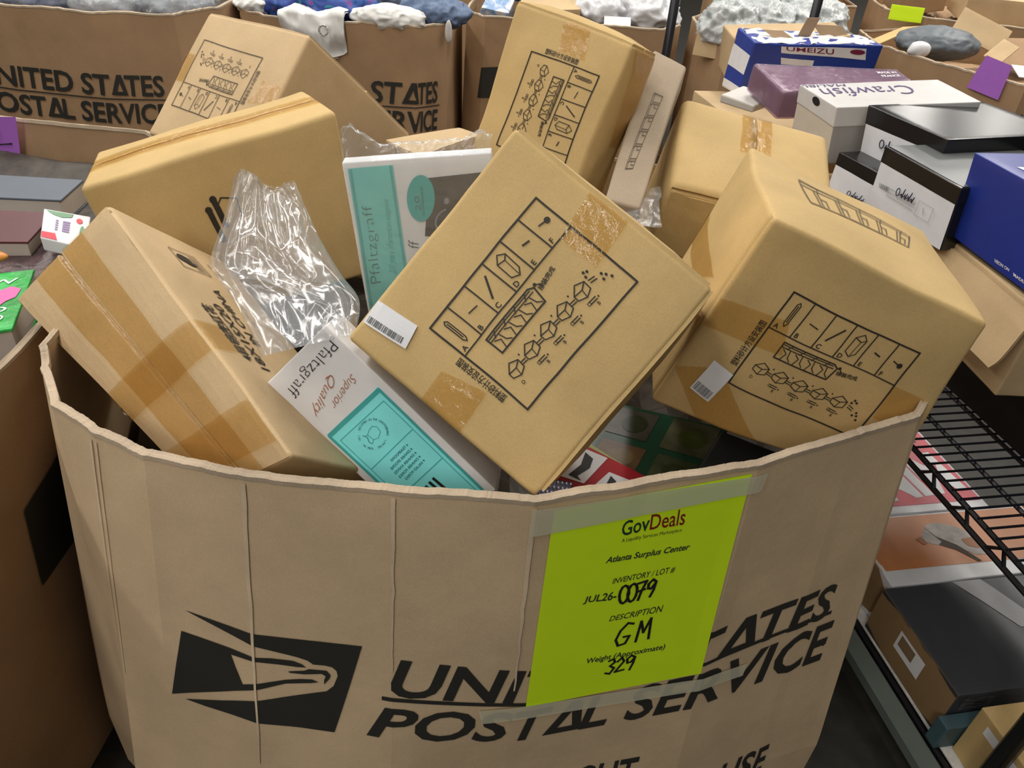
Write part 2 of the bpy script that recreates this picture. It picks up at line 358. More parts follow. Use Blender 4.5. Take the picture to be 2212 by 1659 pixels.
# ---------------------------------------------------------------- measured shapes (metres)
BOX={
'A':[[-0.213,0.81,1.025],[-0.022,0.934,1.27],[0.039,0.683,0.894],[0.23,0.806,1.137],[-0.179,1.011,0.898],[0.012,1.134,1.142],[0.074,0.882,0.765],[0.265,1.006,1.009]],
'D':[[0.321,0.951,1.173],[0.636,0.907,1.062],[0.212,0.949,0.862],[0.595,0.909,0.756],[0.363,1.278,1.162],[0.684,1.237,1.056],[0.256,1.278,0.854],[0.589,1.236,0.746]],
'F':[[0.174,1.523,1.261],[0.08,1.469,0.945],[-0.05,1.705,1.29],[-0.137,1.65,0.973],[0.235,1.619,1.226],[0.153,1.563,0.908],[0.024,1.799,1.254],[-0.064,1.744,0.936]],
'B':[[-0.578,1.477,0.981],[-0.851,1.657,0.974],[-0.466,1.655,1.204],[-0.74,1.834,1.197],[-0.418,1.711,0.715],[-0.691,1.89,0.708],[-0.301,1.891,0.942],[-0.58,2.069,0.933]],
'C':[[-0.719,1.152,1.055],[-0.344,1.336,1.152],[-0.657,1.165,0.759],[-0.298,1.335,0.838],[-0.793,1.337,1.043],[-0.448,1.515,1.133],[-0.742,1.349,0.747],[-0.383,1.519,0.825]],
'G':[[-0.612,1.03,1.083],[-0.75,0.959,0.949],[-0.256,0.684,0.932],[-0.405,0.735,0.8],[-0.523,1.202,0.913],[-0.656,1.128,0.774],[-0.167,0.853,0.755],[-0.3,0.84,0.66]],
'E':[[0.318,1.692,1.134],[0.635,1.664,1.082],[0.273,1.416,1.039],[0.599,1.393,0.993],[0.28,1.79,0.852],[0.599,1.764,0.803],[0.245,1.517,0.76],[0.564,1.492,0.712]],
'P':[[-0.301,1.19,1.113],[-0.063,1.208,1.143],[-0.263,1.167,0.828],[-0.025,1.185,0.856],[-0.305,1.224,1.11],[-0.064,1.243,1.14],[-0.268,1.202,0.824],[-0.027,1.22,0.853]],
'Q':[[-0.337,0.826,0.926],[-0.25,0.844,1.021],[-0.101,0.762,0.714],[-0.011,0.78,0.811],[-0.335,0.884,0.911],[-0.245,0.902,1.008],[-0.098,0.82,0.7],[-0.008,0.838,0.797]],
'S':[[-0.31,1.598,1.02],[-0.225,1.515,1.02],[-0.31,1.598,0.86],[-0.225,1.515,0.86],[-0.163,1.72,1.02],[-0.11,1.68,1.02],[-0.163,1.72,0.86],[-0.11,1.68,0.86]],
'O':[[0.783,1.865,1.104],[0.87,1.63,1.104],[0.792,1.846,0.984],[0.868,1.627,1.005],[1.105,1.984,1.104],[1.196,1.753,1.104],[1.105,1.982,0.989],[1.193,1.751,0.993]],
'M':[[0.753,1.643,1.077],[0.828,1.438,1.068],[0.754,1.64,0.945],[0.838,1.437,0.937],[1.059,1.759,1.073],[1.138,1.559,1.07],[1.059,1.761,0.946],[1.138,1.561,0.943]],
'N':[[0.735,1.826,1.002],[0.796,1.64,1.004],[0.731,1.827,0.884],[0.796,1.64,0.884],[1.04,1.933,1.003],[1.105,1.746,1.003],[1.04,1.933,0.883],[1.104,1.746,0.883]],
'W':[[0.676,2.057,1.094],[0.71,1.861,1.094],[0.686,2.06,0.967],[0.724,1.859,0.96],[1.044,2.124,1.118],[1.067,1.927,1.117],[1.043,2.121,0.984],[1.077,1.925,0.983]],
'V':[[0.622,2.366,1.076],[0.67,2.161,1.05],[0.622,2.378,0.995],[0.671,2.175,0.972],[1.062,2.41,1.08],[1.033,2.232,1.093],[1.035,2.42,0.995],[1.06,2.228,0.988]],
'U':[[0.677,2.591,1.089],[1.113,2.689,1.094],[0.663,2.609,0.921],[1.107,2.694,0.909],[0.645,2.739,1.106],[1.082,2.827,1.098],[0.635,2.741,0.917],[1.078,2.834,0.915]],
'T':[[0.64,2.728,1.074],[1.03,2.763,1.102],[0.649,2.745,0.935],[1.035,2.782,0.965],[0.621,2.863,1.091],[1.007,2.9,1.121],[0.641,2.879,0.949],[1.02,2.916,0.98]],
'Z':[[0.837,1.461,1.13],[0.898,1.225,1.123],[0.855,1.463,0.965],[0.898,1.227,0.959],[1.145,1.535,1.126],[1.203,1.302,1.123],[1.145,1.537,0.962],[1.203,1.304,0.96]],
'K':[[0.865,1.508,0.951],[0.897,1.172,0.95],[0.865,1.508,0.773],[0.893,1.174,0.774],[1.194,1.536,0.951],[1.222,1.2,0.951],[1.194,1.536,0.772],[1.222,1.2,0.772]],
'J':[[0.18,1.077,0.763],[0.386,1.06,0.738],[0.103,0.899,0.769],[0.299,0.87,0.728],[0.173,1.078,0.703],[0.379,1.061,0.679],[0.096,0.9,0.709],[0.292,0.872,0.669]],
'R':[[0.121,0.927,0.787],[0.241,0.897,0.746],[0.065,0.841,0.785],[0.176,0.812,0.744],[0.107,0.937,0.74],[0.227,0.908,0.699],[0.052,0.851,0.738],[0.163,0.822,0.697]],
'Y':[[0.359,1.011,0.769],[0.471,0.992,0.741],[0.295,0.895,0.763],[0.4,0.875,0.735],[0.348,1.02,0.721],[0.46,1.0,0.693],[0.285,0.904,0.715],[0.389,0.883,0.686]],
'H':[[0.126,0.938,0.784],[0.189,0.919,0.757],[0.121,0.925,0.785],[0.183,0.906,0.758],[0.122,0.939,0.773],[0.185,0.92,0.746],[0.117,0.926,0.774],[0.178,0.906,0.747]],
'NV':[[0.046,0.709,0.908],[0.089,0.722,0.892],[0.042,0.667,0.9],[0.079,0.672,0.891],[0.034,0.715,0.881],[0.077,0.728,0.865],[0.03,0.673,0.873],[0.068,0.678,0.864]],
'TR':[[0.557,2.39,0.977],[0.638,2.29,0.974],[0.558,2.395,0.95],[0.638,2.298,0.95],[0.634,2.452,0.993],[0.715,2.351,0.99],[0.635,2.457,0.966],[0.715,2.359,0.966]],
'X':[[0.245,1.747,1.211],[0.315,1.708,1.191],[0.148,1.394,1.008],[0.214,1.368,1.006],[0.247,1.782,1.15],[0.317,1.742,1.13],[0.149,1.428,0.947],[0.215,1.402,0.945]]}
RIM=[[-0.669,0.873,0.099],[-0.636,0.818,0.093],[-0.583,0.746,0.056],[-0.507,0.7,0.122],[-0.43,0.666,0.119],[-0.304,0.644,0.116],[-0.127,0.639,0.09],[0.037,0.641,0.013],[0.174,0.689,0.035],[0.32,0.738,0.057],[0.469,0.816,0.08],[0.575,0.871,0.102],[0.6,0.906,0.095],[0.64,1.15,0.09],[0.645,1.5,0.08],[0.52,1.8,0.06],[0.0,1.92,0.05],[-0.52,1.82,0.06],[-0.7,1.5,0.08],[-0.7,1.15,0.09]]
Q={
'A_dia':[[0.239,0.2428],[0.8493,0.248],[0.8463,0.7551],[0.2402,0.7541]],
'A_tape1':[[0.99,0.3932],[1.0082,0.5794],[0.7926,0.603],[0.7897,0.426]],
'A_tape2':[[0.1388,0.3832],[0.1878,0.5889],[-0.0175,0.6029],[-0.02,0.3899]],
'A_lab':[[0.1936,0.0018],[0.2162,0.1986],[0.1173,0.2164],[0.0919,0.0131]],
'D_dia':[[0.23,0.2346],[0.8128,0.2457],[0.7676,0.7727],[0.2195,0.7359]],
'D_lab':[[0.1191,0.6632],[0.2174,0.6899],[0.192,0.8775],[0.0979,0.8477]],
'D_tape1':[[-0.0105,0.3929],[0.2833,0.3517],[0.3401,0.5049],[0.0002,0.537]],
'D_tape2':[[-0.003,0.7783],[0.1679,0.6821],[0.481,1.0234],[0.189,0.9861]],
'D_tape3':[[0.7962,0.4347],[0.952,0.4332],[0.9666,0.6339],[0.7881,0.6275]],
'D_brick':[[0.235,0.7494],[0.7973,0.6575],[0.7393,0.4643],[0.2255,0.4285]],
'D_tapeL':[[0.3712,1.0441],[0.3848,0.1804],[0.5398,0.4779],[0.5531,0.988]],
'F_dia':[[0.2241,0.1456],[0.7845,0.1337],[0.8186,0.7536],[0.2352,0.7269]],
'F_tape':[[0.0166,0.5677],[0.0078,0.3524],[0.1778,0.2953],[0.1762,0.5207]],
'F_tapeS':[[0.0059,0.1096],[-0.0004,0.9152],[0.5699,1.0652],[0.5768,0.4585]],
'B_dia':[[0.276,0.246],[0.8918,0.2488],[0.8867,0.782],[0.2821,0.7638]],
'B_tape1':[[0.9914,0.6541],[0.8948,0.6545],[0.8919,0.4382],[0.9813,0.4337]],
'B_tape2':[[0.1754,0.6112],[0.0179,0.6038],[0.0145,0.4755],[0.212,0.4395]],
'C_rods':[[0.4057,0.2524],[0.5454,0.2855],[0.5192,0.5645],[0.383,0.4886]],
'C_tape':[[0.051,0.5454],[0.9743,0.9316],[1.0,0.4719],[0.0297,0.2774]],
'G_tapeX':[[0.0032,0.5074],[-0.0007,0.6224],[1.0717,0.6501],[1.1333,0.5159]],
'G_t1':[[0.64,0.175],[0.41,0.175],[0.41,0.255],[0.64,0.255]],
'G_t2':[[0.66,0.295],[0.385,0.295],[0.385,0.37],[0.66,0.37]],
'G_t3':[[0.535,0.412],[0.285,0.412],[0.285,0.482],[0.535,0.482]],
'G_dash':[[0.4796,0.5836],[0.1099,0.6063],[0.0756,0.7375],[0.4626,0.6763]],
'G_icon':[[0.1257,0.2893],[0.1124,0.5183],[0.208,0.5244],[0.2238,0.289]],
'G_seam':[[0.5399,-0.0186],[0.6501,0.53],[0.7277,0.8845],[0.5399,-0.0186]],
'E_tape':[[0.4059,-0.0024],[0.6047,-0.0041],[0.5863,0.48],[0.389,0.5079]],
'P_teal':[[0.033,0.0353],[0.3365,0.0318],[0.3336,0.7443],[0.0023,0.8109]],
'P_oval':[[0.5168,0.0964],[0.5917,0.2331],[0.4762,0.3633],[0.402,0.2224]],
'P_dark':[[0.5609,0.1171],[0.9967,0.0999],[0.9663,0.4868],[0.4918,0.4541]],
'P_text':[[0.0491,0.7279],[0.0773,0.2499],[0.1512,0.2487],[0.131,0.7235]],
'P_script':[[0.1979,0.6702],[0.2337,0.2182],[0.2715,0.2204],[0.2511,0.6733]],
'P_ff':[[0.3565,0.5208],[0.3648,0.4696],[0.4461,0.4742],[0.4387,0.5226]],
'P_20':[[0.4475,0.2983],[0.4511,0.2144],[0.515,0.2127],[0.5113,0.3019]],
'Q_text':[[0.9258,0.1052],[0.1571,0.1312],[0.154,0.0742],[0.921,0.053]],
'Q_s1':[[0.8264,0.2478],[0.3935,0.2825],[0.3887,0.2414],[0.8136,0.2105]],
'Q_s2':[[0.6581,0.1876],[0.1742,0.2587],[0.1661,0.2133],[0.6454,0.1502]],
'Q_teal':[[0.9151,0.3262],[0.1048,0.3405],[0.0271,1.16],[0.8665,1.1134]],
'Q_emb':[[0.6725,0.39],[0.665,0.5209],[0.3022,0.5293],[0.3119,0.3961]],
'Q_list':[[0.6802,0.5867],[0.325,0.5932],[0.3083,0.7184],[0.6889,0.7034]],
'Q_sep1':[[0.8329,0.5575],[0.1655,0.5699],[0.1655,0.5699],[0.8329,0.5575]],
'Q_sep2':[[0.839,0.7358],[0.3103,0.7462],[0.3103,0.7462],[0.839,0.7358]],
'Q_cut':[[0.5982,0.7482],[0.3914,0.7654],[0.4576,0.9496],[0.6156,0.9131]],
'O_txt':[[0.2692,0.4688],[0.5886,0.5035],[0.5938,0.7123],[0.2641,0.6563]],
'M_txt':[[0.3307,0.4428],[0.5744,0.4208],[0.5527,0.5645],[0.3276,0.5899]],
'M_bar':[[0.0803,0.5308],[0.2517,0.5053],[0.254,0.6268],[0.092,0.6393]],
'M_box':[[0.6252,0.4512],[0.8033,0.4534],[0.7942,0.6849],[0.6157,0.6849]],
'N_txt':[[0.3933,0.5448],[0.7031,0.5142],[0.6707,0.6478],[0.3807,0.6681]],
'W_txt':[[0.826,0.6173],[0.8148,0.0213],[0.1954,0.1671],[0.2221,0.7127]],
'W_hole':[[0.4604,-0.0127],[0.6064,-0.0713],[0.5906,0.042],[0.4627,0.0788]],
'U_logo':[[0.2029,0.0386],[0.8731,0.0598],[0.8992,0.2535],[0.2198,0.152]],
'U_oval':[[0.7501,0.0738],[0.8698,0.0832],[0.8771,0.1685],[0.7573,0.1598]],
'U_strip':[[0.232,0.2335],[0.4987,0.2804],[0.4996,0.3783],[0.2491,0.3484]],
'Z_txt':[[0.5724,0.8975],[0.7449,0.8906],[0.7482,0.9224],[0.5872,0.9326]],
'Z_txt2':[[0.7914,0.8995],[0.9075,0.9025],[0.9209,0.9314],[0.8065,0.9332]],
'eagle1':[[4.2836,0.6884],[4.6368,0.6811],[4.9949,0.6738],[5.2363,0.6709],[5.4976,0.6687],[5.7834,0.6661],[5.6867,0.5802],[5.5722,0.4811],[5.3158,0.4876],[5.0222,0.4919],[4.6901,0.4976],[4.4262,0.501],[4.1913,0.506],[4.6008,0.522],[4.9991,0.54],[5.1081,0.5456],[5.3253,0.5585],[5.5198,0.5696],[5.5744,0.5819],[5.6059,0.603],[5.5981,0.6133],[5.5668,0.6201],[5.5141,0.6226],[5.4294,0.6228],[5.3879,0.6299],[5.3148,0.6352],[5.2311,0.6393],[5.0226,0.6496],[4.8793,0.6572],[4.5701,0.6735]],
'eagle2':[[4.2203,0.6467],[4.4754,0.6418],[4.7445,0.6361],[5.0075,0.6286],[5.1238,0.6293],[5.2819,0.6271],[5.3446,0.6218],[5.3755,0.6157],[5.3119,0.6154],[5.1746,0.6181],[5.0163,0.6202],[4.7473,0.6234],[4.7934,0.5978],[4.8548,0.5677],[5.0392,0.5774],[5.2226,0.5877],[5.3298,0.5914],[5.4152,0.5921],[5.4627,0.5875],[5.4143,0.5848],[5.2213,0.5799],[5.0367,0.5652],[4.592,0.5404],[4.043,0.5111],[4.1246,0.5773]],
'eagle3':[[5.2467,0.6054],[5.3641,0.609],[5.3964,0.6128],[5.5237,0.6122],[5.5527,0.6035],[5.5435,0.5959],[5.5051,0.5837],[5.5059,0.5922],[5.5173,0.6008],[5.4911,0.6051],[5.3631,0.6016],[5.2569,0.6026]],
'us_top':[[6.0353,0.6454],[10.426,0.6315],[10.4432,0.5474],[5.9709,0.5717]],
'us_line':[[5.9336,0.5661],[7.1308,0.5239],[8.966,0.5416],[10.5013,0.5622],[10.5192,0.5536],[8.9771,0.5322],[7.1358,0.5143],[5.9336,0.5591]],
'us_bot':[[5.8962,0.5454],[10.5519,0.5342],[10.574,0.4364],[5.8165,0.4764]],
'us_reg':[[10.5103,0.4884],[10.5786,0.4802],[10.5493,0.4723],[10.4812,0.4806]],
'GHT':[[7.8272,0.312],[8.5309,0.3137],[8.5421,0.2309],[7.8225,0.2266]],
'USE':[[9.559,0.2082],[10.1377,0.2233],[10.1581,0.1382],[9.56,0.1212]],
'label':[[7.1683,0.9136],[8.9366,0.9201],[8.9681,0.5191],[7.1351,0.5155]],
'mask1':[[6.9946,0.9204],[9.0896,0.916],[9.0686,0.8869],[6.9824,0.8759]],
'mask2':[[6.7122,0.524],[9.4836,0.5031],[9.4697,0.474],[6.7483,0.4906]],
'l_gov':[[7.8066,0.8757],[8.063,0.8794],[8.0841,0.8524],[7.8284,0.8502]],
'l_deals':[[8.063,0.8794],[8.381,0.8807],[8.4048,0.8512],[8.0841,0.8524]],
'l_liq':[[7.8335,0.8451],[8.3909,0.8451],[8.3937,0.8392],[7.8404,0.8383]],
'l_asc':[[7.722,0.8156],[8.5122,0.8128],[8.5128,0.8017],[7.719,0.8047]],
'l_inv':[[7.8305,0.772],[8.4198,0.7735],[8.42,0.7619],[7.8271,0.7614]],
'l_jul':[[7.5704,0.7454],[7.8976,0.7453],[7.8962,0.7278],[7.5657,0.7345]],
'l_0079':[[7.913,0.7529],[8.2696,0.7555],[8.2603,0.719],[7.9298,0.7172]],
'l_desc':[[7.8769,0.6944],[8.3905,0.6972],[8.3881,0.6828],[7.8678,0.6841]],
'l_gm':[[7.9788,0.672],[8.3167,0.6737],[8.3475,0.6262],[7.9804,0.6254]],
'l_wt':[[7.7096,0.6091],[8.5092,0.6084],[8.5075,0.5969],[7.7094,0.5974]],
'l_329':[[7.9441,0.5964],[8.2257,0.5966],[8.2298,0.5629],[7.9357,0.562]],
'F_brick':[[0.4137,0.2737],[0.6712,0.2628],[0.4831,0.7812],[0.2906,0.7944]]}
BAG_L=[[-0.433, 1.063, 1.095], [-0.44, 1.022, 1.072], [-0.441, 0.963, 1.041], [-0.419, 0.927, 1.032], [-0.378, 0.882, 1.013], [-0.332, 0.821, 0.979]]
BAG_R=[[-0.346, 1.086, 1.11], [-0.326, 1.058, 1.088], [-0.297, 1.015, 1.062], [-0.258, 0.969, 1.032], [-0.223, 0.926, 1.015], [-0.216, 0.87, 0.996]]
# ---------------------------------------------------------------- setting: floor, ceiling with tube lamps
mb = MB(); mb.box((0, 6, -.05), (10, 0, 0), (0, 12, 0), (0, 0, .05))
FLOORM = plain('concrete_floor', (.035, .032, .026), .55, .4, var=.25, bumps=.1, bscale=6)
tag(mb.build('floor', FLOORM), 'grey concrete warehouse floor between the bins and the rack', None, None, 'structure')
mb = MB(); mb.box((0, 6, 4.15), (10, 0, 0), (0, 12, 0), (0, 0, .05))
tag(mb.build('ceiling', plain('ceiling_paint', (.55, .55, .53), .8)), 'pale warehouse ceiling', None, None, 'structure')
FIXM = plain('lamp_housing', (.75, .75, .75), .4)
for i, (lx, ly, lw) in enumerate(LAMPS):
    mb = MB(); mb.box((lx, ly, 4.02), (.17, 0, 0), (0, .78, 0), (0, 0, .06))
    o = mb.build('trim_%d' % (i+1), FIXM); tag(o, 'white ceiling lamp housing', None, None, 'structure')

# ---------------------------------------------------------------- bulk bins (octagonal corrugated sleeves)
class Bin:
    def __init__(s, rim, zrim, seed=0, amp=.006, flare_h=.63, rough_rim=.0035):
        s.rim = rim; s.z0 = zrim; s.n = len(rim); s.seed = seed; s.amp = amp; s.fh = flare_h; s.rr = rough_rim
        s.cx = sum(p[0] for p in rim)/s.n; s.cy = sum(p[1] for p in rim)/s.n
    def plan(s, t, z, off=0.0):
        i = math.floor(t) % s.n; f = t-math.floor(t)
        cx, cy = s.center
        def P(w):
            k = w[2]*min((s.z0-z)/s.fh, 1.2) if len(w) > 2 else 0
            return Vector((cx+(w[0]-cx)*(1+k), cy+(w[1]-cy)*(1+k), z))
        a = P(s.rim[i]); b = P(s.rim[(i+1) % s.n])
        p = a.lerp(b, f); d = b-a; nrm = Vector((d.y, -d.x, 0)).normalized()
        # flat panels that swell a little between creases
        p = p+nrm*(off+noise.noise(Vector((p.x*3+s.seed, p.y*3, z*2.2)))*s.amp*min(1, 4*min(f, 1-f)+.3))
        return p
    center = (0, 1.25)
    def rimz(s, t): return s.z0+s.rr*(noise.noise(Vector((t*2.5, s.seed, 0)))+.40*noise.noise(Vector((t*11, s.seed, 4)))+.22*noise.noise(Vector((t*55, s.seed, 4))))
    def surf(s, t, z, off): return s.plan(t, z, off)
    def panel(s, t0, t1, zlow, nt, nz, thick=.008):
        mb = MB()
        def outer(x, y):
            t = t0+(t1-t0)*x; zt = s.rimz(t); return s.plan(t, zt+(zlow-zt)*y)
        def inner(x, y):
            t = t0+(t1-t0)*x; zt = s.rimz(t); return s.plan(t, zt+(zlow-zt)*y, -thick)
        mb.grid(outer, nt, nz); mb.grid(inner, nt, nz)
        for x in (0, 1):
            n = len(mb.v)
            for j in range(nz+1): mb.v += [outer(x, j/nz), inner(x, j/nz)]
            for j in range(nz): mb.f.append((n+2*j, n+2*j+1, n+2*j+3, n+2*j+2))
        return mb
    def edge(s, t0, t1, nt, thick=.0085, h=.005, fray=.0022):
        """torn corrugated top edge: a ragged ribbon with flutes"""
        mb = MB(); pts = []
        for i in range(nt+1):
            t = t0+(t1-t0)*i/nt; z = s.rimz(t); q = noise.noise(Vector((t*60, s.seed, 9)))*fray
            pts.append((s.plan(t, z-h, .0012), s.plan(t, z+.001+abs(q)*.6, .0014+q*.6), s.plan(t, z+.0022+q, -.002), s.plan(t, z+.001-q*.8, -thick*.55), s.plan(t, z+.003+q*.7, -thick), s.plan(t, z-h, -thick-.0012)))
        n = len(mb.v)
        for r in pts: mb.v += list(r)
        for i in range(nt):
            for k in range(5): mb.f.append((n+6*i+k, n+6*i+k+1, n+6*i+6+k+1, n+6*i+6+k))
        return mb
def build_bin(b, name, label, groups, zlow=0.01, mat=None, nt=10, nz=12, group=None, edgemat=None, loc=None):
    c = b.center; root = thing(name, label, 'box', loc or (c[0], c[1], zlow), group)
    for (t0, t1) in groups:
        m = max(2, int(nt*(t1-t0)))
        b.panel(t0, t1, zlow, m, nz).build('side_panel', mat or K_BIN, root, smooth=False)
    b.edge(groups[0][0], groups[-1][1], int(60*(groups[-1][1]-groups[0][0])) if nt > 6 else int(16*(groups[-1][1]-groups[0][0]))).build('torn_rim', edgemat or K_EDGE, root)
    return root
class WallInk(Ink):
    """print on a bin wall in (t, z) coordinates, cut at creases so that it follows them"""
    def __init__(s, b, off=.0016, dt=.25, dz=.05): s.m = MB(); s.b = b; s.off = off; s.asp = 1; s.dt = dt; s.dz = dz; s.f = lambda x, y: b.surf(x, y, off)
    def poly2(s, pts, faces):
        bm = bmesh.new(); vs = [bm.verts.new((x, y, 0)) for x, y in pts]
        for f in faces:
            try: bm.faces.new([vs[i] for i in f])
            except ValueError: pass
        xs = [p[0] for p in pts]; ys = [p[1] for p in pts]
        k = math.floor(min(xs)/s.dt)+1
        while k*s.dt < max(xs):
            bmesh.ops.bisect_plane(bm, geom=bm.verts[:]+bm.edges[:]+bm.faces[:], plane_co=(k*s.dt, 0, 0), plane_no=(1, 0, 0)); k += 1
        k = math.floor(min(ys)/s.dz)+1
        while k*s.dz < max(ys):
            bmesh.ops.bisect_plane(bm, geom=bm.verts[:]+bm.edges[:]+bm.faces[:], plane_co=(0, k*s.dz, 0), plane_no=(0, 1, 0)); k += 1
        bm.verts.index_update()
        s.m.add([s.f(v.co.x, v.co.y) for v in bm.verts], [tuple(v.index for v in f.verts) for f in bm.faces]); bm.free()
    def sheet(s, quad, nx=24, ny=12):
        a, b, c, d = quad
        def fn(x, y): return s.f(*[a[k]*(1-x)*(1-y)+b[k]*x*(1-y)+c[k]*x*y+d[k]*(1-x)*y for k in (0, 1)])
        s.m.grid(fn, nx, ny)

main = Bin(RIM, .93, 1, .005)
mroot = build_bin(main, 'bulk_bin', 'big octagonal cardboard bin in front with lime paper label and eagle emblem', [(0, 3), (3, 5), (5, 6), (6, 7), (7, 11), (11, 13), (13, 15), (15, 17), (17, 20)], .01, K_BIN, 12, 24)
wi = WallInk(main)
for k in ('eagle1', 'eagle2', 'eagle3'): wi.fill(Q[k])
wi.build('eagle_emblem', INK_B, mroot, 'printed black eagle head emblem')
LB = [(5.9336, .5661), (7.1308, .524), (8.966, .5416), (10.5013, .5622), (10.8, .566)]
def baseline(t):
    for (a, za), (b, zb) in zip(LB[:-1], LB[1:]):
        if t <= b: return za+(zb-za)*(t-a)/(b-a)
    return LB[-1][1]
class BaseInk(WallInk):
    def __init__(s, b): super().__init__(b); s.f = lambda x, y: b.surf(x, baseline(x)+y, s.off)
ti = BaseInk(main)
ti.text('UNITED STΔTES', ((6.035, .082), (10.43, .066), (10.44, -.014+.003), (5.971, .0065)), .022, .12, .71)
ti.text('POSTΔL SERVICE', ((5.895, -.022), (10.57, -.0285), (10.575, -.125), (5.815, -.089)), .022, .12, .71)
ti.line([(5.93, -.003), (7.13, -.0045), (8.97, -.0045), (10.51, -.0045)], .008, .2)
ti.build('printed_lettering', INK_B, mroot, 'black printed two-line lettering')
t3 = WallInk(main)
t3.fill([tuple(p) for p in Q['us_reg']])
t3.text('GHT', [tuple(p) for p in Q['GHT']], .02, .1); t3.text('USE', [tuple(p) for p in Q['USE']], .02, .1)
t3.build('printed_lettering', INK_B, mroot)
def cellink(off): return WallInk(main, off, .12, .04)
lb = cellink(.0035); lb.sheet(Q['label'], 40, 20); lbo = lb.build('paper_label', LIME, mroot, 'lime green paper label')
li = cellink(.0042); q = lambda k: [tuple(p) for p in Q[k]]
def stroke(ink, quad, strokes, w):
    """handwritten strokes drawn in a quad's own 0..1 space"""
    a, b, c, d = quad
    def M(x, y): return tuple(a[k]*(1-x)*(1-y)+b[k]*x*(1-y)+c[k]*x*y+d[k]*(1-x)*y for k in (0, 1))
    for s_ in strokes: sub_line(ink, [M(x, y) for x, y in s_], w)
def sub_line(ink, pts, w):
    # local metric: t units are about .15 m per unit on the bin wall, so widths are corrected
    kx = main.plan(pts[0][0]+.05, pts[0][1]); kx = (kx-main.plan(pts[0][0]-.05, pts[0][1])).length/.1
    for (x0, y0), (x1, y1) in zip(pts[:-1], pts[1:]):
        dx, dy = (x1-x0)*kx, y1-y0; L = math.hypot(dx, dy)
        if L < 1e-6: continue
        dx, dy = dx/L, dy/L; nx, ny = -dy*w/2, dx*w/2; e = w*.35
        ink.poly2([((x0*kx-dx*e+nx)/kx, y0-dy*e+ny), ((x0*kx-dx*e-nx)/kx, y0-dy*e-ny), ((x1*kx+dx*e-nx)/kx, y1+dy*e-ny), ((x1*kx+dx*e+nx)/kx, y1+dy*e+ny)], [(0, 1, 2, 3)])
li.text('A Liquidity Services Marketplace', q('l_liq'), .0, .12); li.text('Atlanta Surplus Center', q('l_asc'), .022, .2)
li.text('INVENTORY / LOT #', q('l_inv'), .008, .1); li.text('JUL26-', q('l_jul'), .02, .1); li.text('DESCRIPTION', q('l_desc'), .008, .1); li.text('Weight (Approximate)', q('l_wt'), .016, .1)
li.build('printed_text', plain('label_ink', (.03, .05, .03), .5), lbo)
li = cellink(.0042); li.text('Gov', q('l_gov'), .012, .1); li.build('printed_text', plain('dark_green_ink', (.01, .045, .03), .5), lbo)
li = cellink(.0042); li.text('Deals', q('l_deals'), .006, .1); li.build('printed_text', plain('dark_red_ink', (.23, .012, .012), .5), lbo, 'dark red printed word')
li = cellink(.0045)
O0 = [(.5+.48*math.cos(a), .5+.5*math.sin(a)) for a in [math.pi*2*i/12 for i in range(13)]]
def put(x0, x1, pts): return [(x0+(x1-x0)*x, y) for x, y in pts]
stroke(li, q('l_0079'), [put(.0, .28, O0), put(.24, .50, O0), put(.48, .74, [(0, .05), (.9, .0), (.55, .5), (.35, 1)]), put(.52, .72, [(.1, .5), (.95, .45)]), put(.76, 1, [(.9, .15), (.5, 0), (.1, .2), (.15, .45), (.5, .5), (.9, .2), (.85, .6), (.6, .95)])], .0042)
stroke(li, q('l_gm'), [put(0, .46, [(.95, .08), (.6, .0), (.2, .3), (0, .7), (.2, 1), (.6, .95), (.8, .62), (.45, .62)]), put(.56, 1, [(0, .98), (.22, .05), (.42, .6), (.85, 0), (.78, .95)])], .0042)
stroke(li, q('l_329'), [put(0, .34, [(.1, .1), (.6, 0), (.8, .25), (.35, .45), (.85, .65), (.5, 1), (0, .9)]), put(.33, .66, [(.1, .25), (.5, .02), (.8, .3), (.05, .95), (.95, .9)]), put(.66, 1, [(.9, .15), (.5, 0), (.1, .2), (.2, .48), (.55, .45), (.9, .15), (.8, .55), (.55, 1)])], .0038)
li.build('handwriting', BLACK, lbo, 'black marker handwriting')
for k in ('mask1', 'mask2'):
    mk = cellink(.005); mk.sheet(Q[k], 40, 4)
    mk.build('masking_tape', film('masking_film', (.93, .93, .80), .10, .60, .5, (.80, .77, .58), .15, 120), mroot, 'cream masking tape strip')

for (tc, z0_, z1_, w_) in ((2.93, .918, .55, .05), (3.05, .918, .50, .03), (5.0, .922, .40, .035), (6.0, .922, .62, .03), (7.0, .92, .56, .045)):
    ck = WallInk(main, .0022, 9, .03); n_ = 16
    ck.m.add([ck.f(tc+sx*w_*.5*(1-.7*k/n_)+.012*noise.noise(Vector((k*.7, tc, 0))), z0_+(z1_-z0_)*k/n_) for k in range(n_+1) for sx in (-1, 1)], [(2*k, 2*k+1, 2*k+3, 2*k+2) for k in range(n_)])
    ck.build('crease', kraft('pale_crease', (.70, .56, .39), .2), mroot)
